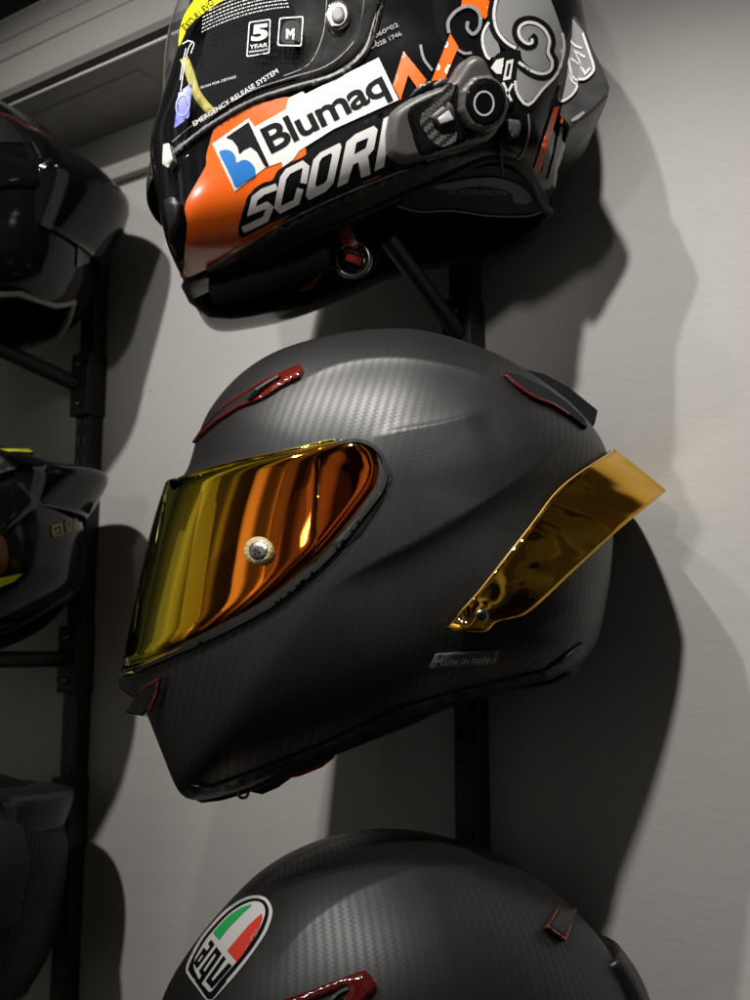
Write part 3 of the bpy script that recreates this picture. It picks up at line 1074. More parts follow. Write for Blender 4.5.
main_v = Form([(180, 470), (196, 446), (209, 416), (236, 384), (270, 361), (310, 347), (350, 339), (400, 336), (440, 342), (480, 355), (515, 371), (550, 394),
               (580, 420), (603, 452), (613, 495), (613, 540), (610, 580), (604, 610), (598, 635), (588, 657), (560, 683), (501, 694), (449, 708), (415, 722), (326, 760), (240, 795), (150, 790), (118, 740), (128, 680), (141, 614), (156, 545), (167, 506)],
              (398, 515), .79, .125, [(-180, 2.15), (0, 2.15), (90, 2.15)], smooth=6, shrink=.985, soften=2.5)
V, Fc = visor_mesh(main_v, top_px, bot_px, .0052, 90, 44, kink_px=[(319, 440), (316, 560)], kink=.10)
vis = link('visor', V, Fc, M['visor_gold'], h)
so = vis.modifiers.new('thickness', 'SOLIDIFY'); so.thickness = .0025; so.offset = -1
main_v.decal('visor_fold', stroke([(319.5, 447), (318, 500), (315.5, 553)], 1.1), .0058, M['spoiler_gold'], vis, 4)
# black seal around the rear of the eye opening and a black patch painted as the shadow pocket behind it
seal = stroke([(176, 481), (245, 465), (303, 452), (342, 442), (362, 441), (379, 451), (386, 468), (383, 487), (367, 510), (329, 556), (282, 597), (254, 615), (203, 641), (150, 664), (133, 672)], 3.6, smooth=4)
main.decal('visor_seal', seal, .0030, M['black_matte'], h, 3, .003)
main.decal('shadow_pocket', round_poly([(330, 546), (368, 507), (386, 483), (391, 470), (394, 476), (384, 500), (362, 535), (345, 549)], 4), .0012, M['black_matte'], h, 4, .001, 4, .001)
pin = main.decal('visor_pin', ellipse(258.5, 550.5, 14.5, 14), .0075, M['pin_pale'], h, 2.5, .004, 5, .002)
main.decal('cap', ellipse(258, 550.5, 9.5, 9), .0088, M['silver'], pin, 2, .0012, 4, .001)
main.decal('core', ellipse(256, 552, 4, 4), .0098, M['dark_metal'], pin, 2, .001)
for a in (0, 120, 240):
    c, s_ = math.cos(math.radians(a)), math.sin(math.radians(a))
    main.decal('spoke', np.array([(256 + 1.2 * c - .7 * s_, 552 + 1.2 * s_ + .7 * c), (256 + 3 * c - .7 * s_, 552 + 3 * s_ + .7 * c), (256 + 3 * c + .7 * s_, 552 + 3 * s_ - .7 * c), (256 + 1.2 * c + .7 * s_, 552 + 1.2 * s_ - .7 * c)]), .0101, M['black_gloss'], pin, 2)

# forehead vent: smoked red frame round a dark scoop
vo = round_poly(zV([(60, 500), (110, 425), (245, 285), (420, 172), (530, 122), (633, 77), (660, 98), (640, 142), (545, 187), (460, 242), (415, 264), (310, 302), (200, 372), (100, 455)]), 2)
vi = zV([(112, 428), (180, 350), (248, 294), (330, 240), (420, 182), (526, 132), (540, 146), (500, 176), (446, 222), (408, 252), (368, 268), (304, 296), (200, 362), (118, 438)])
av = main.decal('air_vent', [vo, vi], .0036, M['red_plastic'], h, 3, .003, 1.6, .0012)
main.decal('scoop', zV([(110, 430), (180, 350), (248, 293), (330, 239), (420, 181), (526, 131), (541, 146), (500, 177), (446, 223), (408, 253), (368, 269), (304, 297), (200, 363), (117, 440)]), .0018, M['black_satin'], av, 3)
main.decal('slot', zV([(355, 264), (395, 222), (440, 190), (526, 132), (536, 140), (500, 160), (420, 226), (380, 262)]), .0040, M['black_gloss'], av, 2, .001)
main.decal('blade', stroke(zV([(405, 212), (455, 178), (525, 137)]), 2.0), .0050, M['grey_plastic'], av, 2, .001)

# rear exhaust wedge on the crown
def prism(form, name, px, y0, y1, mat, parent, taper=.0):
    A = form.plane(np.array(px)); n = len(A); c = A.mean(0)
    V = []
    for y, s in ((y0, 1 - taper), ((y0 + y1) / 2, 1), (y1, 1 - taper)):
        V += [(x, y, z) for x, z in (c + (A - c) * s)]
    Fc = [tuple(range(n)), tuple(range(2 * n, 3 * n))[::-1]]
    for r in range(2):
        Fc += [(r * n + i, (r + 1) * n + i, (r + 1) * n + (i + 1) % n, r * n + (i + 1) % n) for i in range(n)]
    o = link(name, form.world(np.array(V)), Fc, mat, parent, False)
    bm = bmesh.new(); bm.from_mesh(o.data); bmesh.ops.recalc_face_normals(bm, faces=bm.faces); bm.to_mesh(o.data); bm.free()
    return bevel(o, .001)


ex = prism(main, 'exhaust_vent', [(504, 371), (540, 380), (564, 393), (594, 417), (591, 431), (572, 446), (530, 424)], -.020, .020, M['fabric'], h, .04)
rl = main.hit(np.array([(505, 374), (518, 386), (536, 398), (552, 404), (568, 414)]), .0025)
tube('red_edge', catmull(rl, 4, False), .0011, M['red_plastic'], ex, 8)
main.decal('vent_tip', round_poly([(504, 372), (520, 375), (545, 387), (566, 401), (584, 418), (588, 428), (568, 413), (550, 403), (534, 396), (516, 384)], 1.5), .0030, M['fabric'], ex, 3, .003)

# gold rear spoiler wrapping round the back
inn = catmull([(447, 629), (455, 620), (462, 611), (471, 601), (483, 587), (530, 527), (562, 487), (612, 452)], 7, False)
outr = catmull([(470, 630.5), (486, 630), (496, 621), (512, 617), (531, 609), (579, 565), (618, 530), (664, 493)], 7, False)
yi = main.local(main.hit(inn, .006))[:, 1]
yi = np.minimum(yi, -.052)
for i in range(len(yi)):
    t = max(0, (i - 34) / 15); yi[i] = yi[i] * (1 - t) + min(yi[i], -.056) * t
A = np.concatenate([main.plane(inn[i:i + 1], yi[i]) for i in range(50)]); B = np.concatenate([main.plane(outr[i:i + 1], yi[i] * (1 - .12 * min(1, i / 30)) - .004) for i in range(50)])
cols = 16
rows = []
for i in range(50):
    r = []
    for j in range(cols):
        t = j / (cols - 1)
        xz = A[i] + (B[i] - A[i]) * t
        y = yi[i] * (1 - t) + (yi[i] * (1 - .12 * min(1, i / 30)) - .004) * t - .005 * math.sin(t * math.pi) * (1 - i / 60)
        r.append((xz[0], y, xz[1]))
    rows.append(r)
last = rows[-1]
for k in range(1, 17):                       # round the back and out on the other side
    f = math.cos(math.pi * k / 17)
    bulge = math.sin(math.pi * k / 17)
    rows.append([(p[0] + .004 * bulge, p[1] * f if abs(f) < 1 else p[1], p[2] + .006 * bulge) for p in last])
near = rows[:50]
for r in near[::-1]:
    rows.append([(p[0], -p[1], p[2]) for p in r])
V, Fc = grid_strip([main.world(np.array(r)) for r in rows])
spo = link('spoiler', V, Fc, M['spoiler_gold'], h)
# added dark backing that stops light passing between the wing and the shell
stop_rows = []
for r in rows[1:-1]:
    a_ = np.array(r[int(cols * .82)]); k_ = 1 + main.Fn(a_[None])[0]
    inner = a_ / k_ * .97 if k_ > 1 else a_ * .97
    lo_ = np.array(r[int(cols * .35)]); k2_ = max(1, 1 + main.Fn(lo_[None])[0])
    stop_rows.append([a_ * np.array([.997, .985, .997]), a_ * .5 + inner * .5, inner, lo_ / k2_ * .97])
Vc, Fcc = grid_strip([main.world(np.array(r)) for r in stop_rows])
link('spoiler_light_stop', Vc, Fcc, M['black_satin'], h)
so = spo.modifiers.new('thickness', 'SOLIDIFY'); so.thickness = .0025; so.offset = 0
edge = [main.world(np.array([r[0]]))[0] for r in rows]
tube('spoiler_edge', edge[1:-1], .0007, M['amber_edge'], spo, 6)
sw = main.decal('screw', ellipse(481.5, 616, 7.2, 7), .0125, M['dark_metal'], spo, 2, .006, 3.5, .002)
main.decal('cross_slot', np.array([(480.6, 612), (482.6, 612), (482.6, 615), (485.5, 615), (485.5, 617), (482.6, 617), (482.6, 620), (480.6, 620), (480.6, 617), (477.5, 617), (477.5, 615), (480.6, 615)]), .0130, M['black_gloss'], sw, 2)

# maker's origin badge
bd = main.decal('badge', round_poly(zI([(74, 515), (122, 412), (605, 380), (558, 485)]), 1.2), .0022, pbr('smoked_chrome', (.13, .13, .128), .32, metal=.25, spec=.8, noise=.15, nscale=300), h, 3, .002, 1.2, .0006)
main.decal('lettering', place_text('Made in Italy', zI([(112, 492)])[0], zI([(525, 466)])[0], (.9, -6.6), .008), .0026, M['white_print'], bd, 2)
main.decal('green_stripe', zI([(535, 483), (552, 481), (584, 384), (560, 386)]), .0026, M['teal'], bd, 3)
main.decal('red_stripe', zI([(556, 483), (566, 470), (603, 384), (590, 384)]), .0026, M['red_bright'], bd, 3)

# chin scoop
ch = prism(main, 'chin_vent', [(121, 678), (124, 688), (138, 698), (129, 713), (148, 717), (160, 692), (156, 678), (138, 672)], -.016, .016, M['black_gloss'], h, .05)
main.decal('red_edge', stroke([(139, 692), (148, 684), (158, 679), (156, 692), (148, 712)], 2.2), .0045, M['red_plastic'], ch, 2, .002)

# chin strap bits showing under the rim
def flat_strip(name, pts, w, mat, parent, side):
    pts = np.asarray(pts); side = np.asarray(side, float); side /= np.linalg.norm(side)
    V, Fc = grid_strip([pts - side * w / 2, pts + side * w / 2])
    o = link(name, V, Fc, mat, parent)
    m = o.modifiers.new('thickness', 'SOLIDIFY'); m.thickness = .0018
    return o


tab = [main.world(np.array([(p[0], -.045, p[1])]))[0] for p in main.plane(np.array([(283, 774), (300, 771), (322, 762), (334, 752)]), -.045)]
flat_strip('strap_tab', tab, .006, M['red_cloth'], h, (0, .35, 1))
ring = ellipse(243, 793, 5, 5)
tube('strap_ring', [main.world(np.array([(p[0], -.03, p[1])]))[0] for p in main.plane(ring, -.03)], .0011, M['dark_metal'], h, 8, True)
pad = [main.world(np.array([(p[0], -.03, p[1])]))[0] for p in main.plane(np.array([(250, 784), (262, 787), (275, 781), (290, 770)]), -.03)]
tube('strap', pad, .005, M['fabric'], h, 10)

# ================================================================== bottom helmet: matte carbon with oval emblem
out_bot = [(150, 1030), (162, 995), (185, 957), (215, 918), (250, 883), (290, 854), (330, 836), (370, 826), (400, 824), (440, 828), (490, 843), (530, 866), (570, 902), (597, 937), (610, 968), (618, 1000),
           (622, 1050), (612, 1110), (590, 1160), (520, 1180), (420, 1215), (300, 1260), (220, 1285), (175, 1270), (150, 1200), (138, 1130), (140, 1075)]
bot = Form(out_bot, (390, 1050), .79, .125, [(-180, 2.15), (-125, 3.2), (-45, 3.2), (0, 2.2), (90, 2.1), (180, 2.15)], yaw=math.radians(20), smooth=6, shrink=.965)
bot.add_crease([(262, 975), (300, 938), (340, 906), (380, 885), (430, 870), (500, 868)], .0030, .030, .006, fade=.04)
h2 = thing('helmet', at_y(390, 1200, .79), 'carbon helmet with green, white and red oval emblem, below the gold visored helmet', 'helmet', 'full-face helmets on the wall rails')
rim_bot = [(180, 1268), (300, 1252), (420, 1208), (520, 1174), (585, 1155)]
_, loop = bot.shell('shell', M['carbon_low'], h2, 360, 130, rim_bot)
bot.bowl('liner', loop, M['fabric'], h2, .10, 8, .55)
tube('rim_bead', loop[::3], .0030, M['black_matte'], h2, 8, True)
# emblem
E = []
em = bot.decal('emblem', zE(catmull([(40, 612), (60, 540), (130, 410), (220, 295), (320, 195), (430, 125), (520, 104), (585, 122), (622, 175), (628, 240), (590, 350), (510, 475), (400, 620), (290, 745), (225, 815), (180, 818), (120, 740), (60, 660)], 5)), .0006, M['white'], h2, 4)
bot.decal('dark_rim', [zE(catmull([(62, 595), (80, 540), (150, 410), (235, 305), (330, 210), (430, 145), (510, 124), (570, 138), (600, 180), (602, 240), (565, 345), (490, 465), (380, 605), (270, 730), (215, 800), (190, 806), (140, 745), (90, 660)], 5)),
                       zE(catmull([(92, 560), (160, 425), (245, 318), (340, 222), (440, 160), (515, 142), (562, 160), (580, 205), (572, 260), (530, 355), (455, 470), (370, 575), (270, 690), (212, 760), (180, 745), (120, 660)], 5))], .0009, M['black_print'], em, 3)
bot.decal('green_field', zE([(225, 358), (290, 285), (350, 230), (420, 186), (488, 162), (478, 180), (420, 232), (330, 325), (264, 408)]), .0010, M['green'], em, 3)
bot.decal('red_field', zE([(320, 482), (400, 385), (470, 305), (556, 226), (560, 260), (535, 335), (490, 415), (430, 505), (388, 558)]), .0010, M['red_bright'], em, 3)
zL = lambda P: np.array([(183 + x / 13.636, 935 + y / 13.636) for x, y in P])
letters = [zL([(340, 115), (385, 62), (428, 122), (380, 185), (185, 452), (142, 380), (285, 170), (325, 215), (365, 160)]), zL([(192, 345), (258, 255), (275, 285), (215, 368)]),
           zL([(455, 160), (522, 248), (215, 698), (155, 618), (185, 570), (218, 605), (250, 555), (215, 490)]), zL([(425, 243), (452, 272), (298, 498), (270, 470)]),
           zL([(550, 282), (582, 318), (385, 590), (405, 628), (620, 380), (662, 415), (390, 725), (308, 625)])]
bot.decal('dark_rim', [zL([(92, 395), (172, 535), (135, 590), (65, 470)]), zL([(278, 688), (378, 806), (560, 590), (590, 620), (395, 868), (330, 868), (240, 740)])], .0012, M['black_print'], em, 3)
bot.decal('lettering', letters, .0012, M['black_print'], em, 3)
# big red forehead vent, its front cut by the frame
bot_v = round_poly(zG([(60, 350), (215, 298), (380, 232), (545, 172), (620, 245), (600, 290), (540, 350), (430, 470), (180, 560), (-60, 600), (-150, 520), (-100, 440)]), 3)
bot_h = zG([(440, 262), (460, 278), (430, 340), (300, 440), (80, 500), (-40, 500), (20, 440), (240, 345)])
av2 = bot.decal('air_vent', [bot_v, bot_h], .0060, M['red_plastic'], h2, 4, .005, 3.0, .0020)
bot.decal('scoop', zG([(440, 262), (460, 278), (430, 340), (300, 440), (80, 500), (-40, 500), (20, 440), (240, 345)]), .0022, M['black_satin'], av2, 4)
bot.decal('blade', stroke(zG([(452, 276), (400, 300), (350, 345), (300, 400)]), 3.0, smooth=4), .0050, M['grey_plastic'], av2, 3, .002)
# small rear vent edged in red
rv = bot.decal('exhaust_vent', round_poly([(547, 926), (559, 905), (578, 908), (574, 918), (568, 939)], 1.5), .0060, M['black_satin'], h2, 3, .005, 2, .001)
bot.decal('red_edge', stroke([(560, 906), (548, 926), (566, 939), (571, 925)], 1.6), .0072, M['red_plastic'], rv, 2, .002)
# rear spoiler lip
inn2 = [(590, 925), (602, 945), (610, 975), (613, 1010), (606, 1050)]
out2 = [(603, 935), (620, 957), (633, 985), (638, 1020), (630, 1060)]
inn2, out2 = resample(catmull(inn2, 6, False), 24), resample(catmull(out2, 6, False), 24)
rows = []
for y in np.linspace(-.07, .07, 15):
    f = 1 - (y / .16) ** 2
    a, b = bot.plane(inn2, 0), bot.plane(out2, 0)
    rows.append(bot.world(np.stack([b[:, 0] * f, np.full(24, y), b[:, 1] * 1.0], 1)))
V, Fc = grid_strip(rows)
spl = link('spoiler', V, Fc, M['black_satin'], h2)
so = spl.modifiers.new('thickness', 'SOLIDIFY'); so.thickness = .012; so.offset = -1

# ================================================================== top helmet: orange, white and black racing graphics
out_top = [(186, 60), (200, -10), (235, -75), (300, -120), (380, -140), (460, -120), (530, -70), (572, -5), (588, 60), (580, 120), (566, 165), (554, 204), (545, 219), (480, 223), (400, 237),
           (330, 265), (270, 287), (215, 298), (188, 299), (180, 280), (172, 240), (166, 205), (172, 175), (180, 130)]
top = Form(out_top, (385, 95), .80, .122, [(-180, 2.2), (-160, 6.5), (-140, 8), (-110, 8), (-75, 7), (-50, 3.4), (-25, 2.5), (0, 2.2), (90, 2.1), (170, 2.6), (180, 3.4)], smooth=6, roll=math.radians(0), shrink=.985, soften=1.4)
h3 = thing('helmet', at_y(385, 260, .80), 'glossy orange, white and black helmet with clear visor and round intercom dial', 'helmet', 'full-face helmets on the wall rails')
rim_top = [(186, 302), (212, 290), (242, 272), (285, 246), (330, 226), (390, 200), (440, 178), (480, 160), (505, 158), (525, 170), (543, 196), (551, 214)]
_, loop = top.shell('shell', M['black_gloss'], h3, 360, 130, rim_top)
lin = top.bowl('liner', loop, M['fabric'], h3, .11, 12, .55)
tube('rim_bead', loop[::3], .0035, M['black_matte'], h3, 8, True)
# rubber edge trim: broad satin band between graphics and opening
low = np.array(rim_top, float)
up_ = np.array([(182, 282), (206, 272), (242, 250), (281, 226), (333, 201), (386, 178), (430, 160), (468, 150), (500, 147), (518, 155), (536, 178), (550, 205)], float)
top.decal('rim_trim', np.concatenate([catmull(up_, 4, False), catmull(low, 4, False)[::-1]]), .0022, M['black_satin'], h3, 5, .002, 5, .0015)
top.decal('piping', [stroke([(207, 270.5), (242, 249), (281, 224.5), (333, 199), (393, 174.5), (408, 170)], 1.6, smooth=4), stroke([(427, 161), (445, 155), (467, 149.5)], 1.5)], .0030, M['lip_grey'], h3, 4)

# chin front: gloss black nose piece with vents, left of the orange
top.decal('chin_panel', round_poly([(168, 168), (178, 158), (206, 150), (206, 165), (186, 200), (184, 208), (187, 224), (185, 245), (183, 276), (176, 262), (170, 235), (166, 205)], 3), .0014, M['black_gloss'], h3, 5, .001)
vent = top.decal('chin_vent', round_poly([(163, 200), (172, 196), (180, 204), (180, 224), (172, 240), (168, 226)], 2), .0050, M['black_satin'], h3, 4, .004, 3, .002)
top.decal('orange_panel', catmull([(289, 97), (268, 101), (247, 108), (230, 118), (215, 128), (209, 145), (204, 162), (193, 183), (184, 199), (182, 207), (185, 224), (183, 245), (181, 262), (182, 278), (207, 269), (244, 247), (282, 222), (302, 200), (306, 150), (292, 105)], 4), .0012, M['orange'], h3, 5)

# sponsor label ------------------------------------------------------
lab = top.decal('label', zA([(45, 352), (182, 255), (205, 288), (322, 222), (332, 180), (385, 155), (395, 165), (670, 28), (745, 187), (500, 297), (372, 378), (350, 410), (310, 440), (305, 420), (245, 441), (130, 530)]), .0016, M['white'], h3, 4)
logo_b = zA([(97, 328), (182, 270), (258, 432), (246, 438), (236, 424), (212, 380), (188, 362), (163, 374), (147, 390), (140, 362), (120, 336)])
top.decal('emblem_dark', logo_b, .0020, M['black_print'], lab, 3)
top.decal('emblem_blue', zA(catmull([(72, 385), (84, 376), (100, 374), (118, 380), (132, 398), (136, 422), (160, 412), (182, 416), (202, 436), (207, 458), (203, 474), (170, 493), (135, 514), (118, 480), (96, 434)], 3)), .0020, M['blue'], lab, 3)
top.decal('lettering', place_text('Blumaq', zA([(266, 386)])[0], zA([(710, 156)])[0], (-11.8, -24.4), .020, 0, .93), .0021, M['black_print'], lab, 3)

# big italic lettering on its black backing
back = zA([(143, 665), (152, 640), (158, 612), (176, 552), (205, 518), (240, 496), (272, 490), (290, 452), (330, 425), (385, 402), (420, 372), (470, 345), (545, 308), (600, 272), (700, 228), (775, 205), (775, 420), (720, 440), (600, 498), (520, 530), (400, 590), (300, 634), (255, 655), (160, 706), (146, 698)])
bk = top.decal('lettering_backing', round_poly(back, 3), .0018, M['black_print'], h3, 4)
glyphs = [stroke(zA([(288, 512), (235, 532), (205, 556), (192, 606), (250, 582), (262, 592), (246, 634), (160, 676)]), 6.6),
          stroke(zA([(388, 500), (398, 440), (384, 428), (330, 455), (312, 480), (290, 588), (302, 600), (362, 570), (376, 520)]), 6.4),
          zA([(524, 348), (450, 385), (425, 412), (396, 545), (408, 563), (470, 532), (500, 500), (531, 362)]), zA([(490, 386), (458, 404), (448, 420), (432, 505), (438, 513), (466, 500), (477, 485), (496, 394)]),
          zA([(514, 516), (549, 345), (582, 316), (652, 284), (666, 298), (652, 372), (630, 398), (640, 466), (604, 480), (594, 420), (574, 430), (553, 498)]), zA([(586, 348), (632, 328), (622, 368), (578, 392)]),
          zA([(688, 258), (722, 240), (690, 438), (654, 455)])]
top.decal('lettering', glyphs, .0023, M['white'], bk, 3)
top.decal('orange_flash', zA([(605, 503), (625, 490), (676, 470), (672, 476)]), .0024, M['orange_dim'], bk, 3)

# side graphics
top.decal('orange_zigzag', [zB([(110, 5), (218, 140), (185, 192), (132, 116), (96, 236), (60, 165)])], .0016, M['orange'], h3, 4)
top.decal('orange_bar', [zC([(80, 132), (112, 185), (60, 310), (5, 320)])], .0016, M['orange'], h3, 4)
top.decal('orange_patch', zC([(132, -30), (225, -30), (238, 20), (240, 50), (215, 76), (190, 38), (160, 22), (122, 26)]), .0016, M['orange'], h3, 4)
cloud_px = zC([(270, -120), (440, -120), (470, -20), (500, 60), (528, 140), (532, 190), (500, 300), (440, 350), (385, 412), (352, 375), (336, 310), (345, 240), (335, 195), (290, 175), (262, 130), (248, 60), (262, 0)])
cl = top.decal('cloud_graphic', cloud_px, .0016, M['grey_lacquer'], h3, 4)
top.decal('cloud_tail', zC(catmull([(222, 95), (208, 130), (207, 175), (222, 215), (240, 228), (275, 208), (268, 170), (245, 120)], 4)), .0016, M['grey_lacquer'], cl, 4)
swirl = [(340, 200), (352, 248), (398, 286), (445, 300), (482, 283), (490, 240), (473, 206), (480, 160), (462, 116), (428, 88), (388, 78), (352, 92), (340, 122), (350, 156), (380, 180), (405, 176), (410, 155), (398, 142)]
top.decal('cloud_outline', [stroke(zC(swirl), 8.5, smooth=4)], .0019, M['black_print'], cl, 3)
top.decal('cloud_outline', [stroke(zC([(262, -30), (243, 55), (258, 125), (300, 175), (342, 198)]), 8.5, smooth=4)], .0019, M['black_print'], cl, 3)
top.decal('white_outline', [stroke(zC([(350, 245), (398, 278), (445, 291), (476, 276), (482, 242), (466, 206), (472, 162), (456, 122), (425, 96), (388, 88), (360, 100), (350, 124), (358, 150), (382, 171), (402, 168), (402, 152)]), 3.0, smooth=4)], .0022, M['white'], cl, 3)
top.decal('white_outline', [stroke(zC([(268, -30), (252, 55), (266, 122), (303, 168), (340, 190)]), 3.0, smooth=4)], .0022, M['white'], cl, 3)
top.decal('white_outline', [stroke(zC([(232, 88), (210, 130), (208, 175), (224, 222), (238, 232)]), 2.6, smooth=4)], .0022, M['white'], cl, 3)
top.decal('white_outline', [stroke(zC([(336, 318), (345, 370), (388, 414), (445, 352), (505, 285), (530, 190), (522, 130)]), 2.6, smooth=3)], .0022, M['white'], cl, 3)
top.decal('swirl_line', [stroke(zC([(75, 130), (72, 85), (105, 42), (155, 24), (194, 52), (196, 105), (170, 134), (147, 112), (150, 84)]), 3.4, smooth=4), stroke(zC([(110, 195), (135, 210), (165, 208)]), 2.6, smooth=4)], .0018, M['grey_lacquer'], h3, 3)
top.decal('swirl_line', [stroke(zB([(190, -25), (205, 40), (245, 95)]), 2.6, smooth=4)], .0018, M['grey_lacquer'], h3, 3)
# black and white side emblem with letters
sd = top.decal('side_emblem', round_poly(zC([(238, 262), (262, 212), (330, 190), (350, 210), (338, 330), (330, 412), (300, 420), (270, 330)]), 3), .0019, M['black_print'], h3, 3)
top.decal('white_shape', zC([(240, 268), (262, 236), (292, 228), (282, 292), (262, 290)]), .0023, M['white'], sd, 3)
top.decal('lettering', [zC([(302, 240), (330, 233), (318, 312), (288, 318)]), zC([(309, 252), (320, 249), (311, 300), (299, 303)]),
                        stroke(zC([(288, 325), (322, 400)]), 2.6), stroke(zC([(326, 330), (296, 388)]), 2.6)], .0023, M['white'], sd, 2)
# lower rear stripes
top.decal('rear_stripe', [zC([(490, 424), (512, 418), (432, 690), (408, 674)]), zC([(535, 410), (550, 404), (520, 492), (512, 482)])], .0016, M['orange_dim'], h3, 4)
top.decal('rear_stripe', [stroke(zC([(388, 450), (392, 520), (372, 600), (345, 632)]), 1.8, smooth=4)], .0016, M['lip_grey'], h3, 3)
top.decal('rear_stripe', [stroke(zC([(520, 500), (505, 600), (468, 720)]), 3, smooth=3), stroke(zC([(480, 470), (462, 600), (445, 690)]), 1.6, smooth=3)], .0016, M['grey_print'], h3, 3)

# rear diffuser/spoiler in black with pale pattern on the near wing
sp_o = zC([(560, 60), (610, 120), (640, 200), (685, 290), (708, 355), (700, 392), (650, 445), (545, 528), (520, 492), (420, 448), (388, 412), (450, 350), (510, 290), (535, 200)])
A0 = top.plane(sp_o, -.062)
c0 = A0.mean(0)
V = []
for y, s_ in ((-.068, .93), (-.065, .985), (-.056, 1.0), (.020, .95), (.030, .92), (.034, .86)):
    q = np.stack([c0[0] + (A0[:, 0] - c0[0]) * s_, np.full(len(A0), y), c0[1] + (A0[:, 1] - c0[1]) * s_], 1)
    V.append(top.world(q))
n_ = len(sp_o)
Fc = [tuple(range(n_)), tuple(range(5 * n_, 6 * n_))[::-1]] + [(r * n_ + i, (r + 1) * n_ + i, (r + 1) * n_ + (i + 1) % n_, r * n_ + (i + 1) % n_) for r in range(5) for i in range(n_)]
dif = link('rear_spoiler', np.concatenate(V), Fc, M['black_satin'], h3, False)
bm = bmesh.new(); bm.from_mesh(dif.data); bmesh.ops.triangulate(bm, faces=[f for f in bm.faces if len(f.verts) > 4]); bmesh.ops.recalc_face_normals(bm, faces=bm.faces); bm.to_mesh(dif.data); bm.free()


def flat_decal(form, name, loops, y, mat, parent, step=6):
    V, T, B, D = triangulate(loops, step)
    q = form.plane(V, y)
    W = form.world(np.stack([q[:, 0], np.full(len(q), y), q[:, 1]], 1))
    T = [tuple(t) for t in T]
    a, b, c = W[T[0][0]], W[T[0][1]], W[T[0][2]]
    if np.cross(b - a, c - a) @ (EYE - a) < 0: T = [t[::-1] for t in T]
    return link(name, W, T, mat, parent, False)


flat_decal(top, 'pale_field', [zC([(392, 410), (450, 352), (512, 290), (535, 205), (560, 70), (606, 124), (634, 205), (645, 262), (640, 284), (610, 312), (588, 316), (572, 360), (520, 398), (470, 372), (455, 398)])], -.0692, M['grey_lacquer'], dif)
flat_decal(top, 'white_outline', [stroke(zC([(398, 408), (450, 395), (466, 368), (490, 386), (515, 400), (556, 378), (580, 340), (560, 318), (552, 290)]), 2.2, smooth=4), stroke(zC([(585, 312), (612, 310), (640, 286), (646, 262), (628, 205), (602, 130)]), 2.4, smooth=4)], -.0698, M['white'], dif)
flat_decal(top, 'white_outline', [stroke(zC([(538, 200), (560, 300), (580, 318)]), 2.2), stroke(zC([(545, 150), (572, 180), (600, 190)]), 2.2), stroke(zC([(556, 230), (600, 262), (570, 200), (612, 226)]), 2.4), stroke(zC([(590, 250), (612, 290), (632, 268)]), 2.4), stroke(zC([(520, 60), (545, 90), (540, 160), (520, 120), (510, 70)]), 2.0)], -.0698, M['white'], dif)
flat_decal(top, 'vent_slot', [zC([(556, 470), (606, 438), (612, 446), (584, 470), (560, 482)])], -.0698, M['lip_grey'], dif)

# clear visor with its dark eye opening -------------------------------------
eye_px = [(186, 120), (200, 60), (235, -40), (330, -60), (374, -20), (371, 18), (360, 46), (332, 68), (290, 80), (250, 93), (215, 115), (196, 138), (186, 148)]
top.decal('eye_opening', catmull(eye_px, 4), .0010, M['fabric'], h3, 6)
top.decal('brow_pad', stroke([(184, 58), (190, 74), (196, 92), (204, 104), (212, 112)], 9, smooth=4), .0025, M['yellow_dim'], h3, 4, .002, 3, .0015)
tp = catmull([(196, -6), (215, -40), (260, -72), (320, -80), (372, -50), (382, -10)], 8, False)
bp_ = catmull([(164, 156), (172, 151), (190, 136), (212, 121), (250, 99), (290, 86), (333, 73), (362, 50), (372, 25), (378, 5), (382, -10)], 8, False)
vform = Form([(p[0] - (11 if p[0] < 200 else 0), p[1]) for p in out_top], (385, 95), .80, .124, [(-180, 2.2), (0, 2.2), (90, 2.1), (180, 2.2)], smooth=6, shrink=.995)
V, Fc = visor_mesh(vform, tp, bp_, .0050, 60, 30, rim=.002, rim_w=.005)
vs = link('visor', V, Fc, M['clear_visor'], h3)
top.decal('visor_seal', [stroke([(164, 160), (172, 154), (190, 140), (212, 125), (250, 103), (290, 89), (335, 76), (364, 54), (375, 27), (380, 4), (382, -8)], 7, smooth=4)], .0030, M['black_satin'], h3, 4, .003, 3, .0015)
top.decal('visor_edge', [stroke([(168, 157), (190, 138), (212, 122.5), (250, 100.5), (290, 86.5), (334, 73.5), (362, 51.5), (372.5, 26), (377, 4), (379, -8)], 1.3, smooth=4)], .0048, M['lip_grey'], vs, 4)
top.decal('visor_edge', [stroke([(172, 142), (190, 127), (212, 113), (250, 91), (288, 78), (326, 66), (352, 44), (361, 20), (364, 0)], .9, smooth=4)], .0052, M['lip_grey'], vs, 4)
clp = top.decal('visor_clip', round_poly([(163, 144), (169, 143), (173, 160), (168, 168), (162, 164)], 1.5), .0080, M['white'], vs, 3, .006, 2, .001)
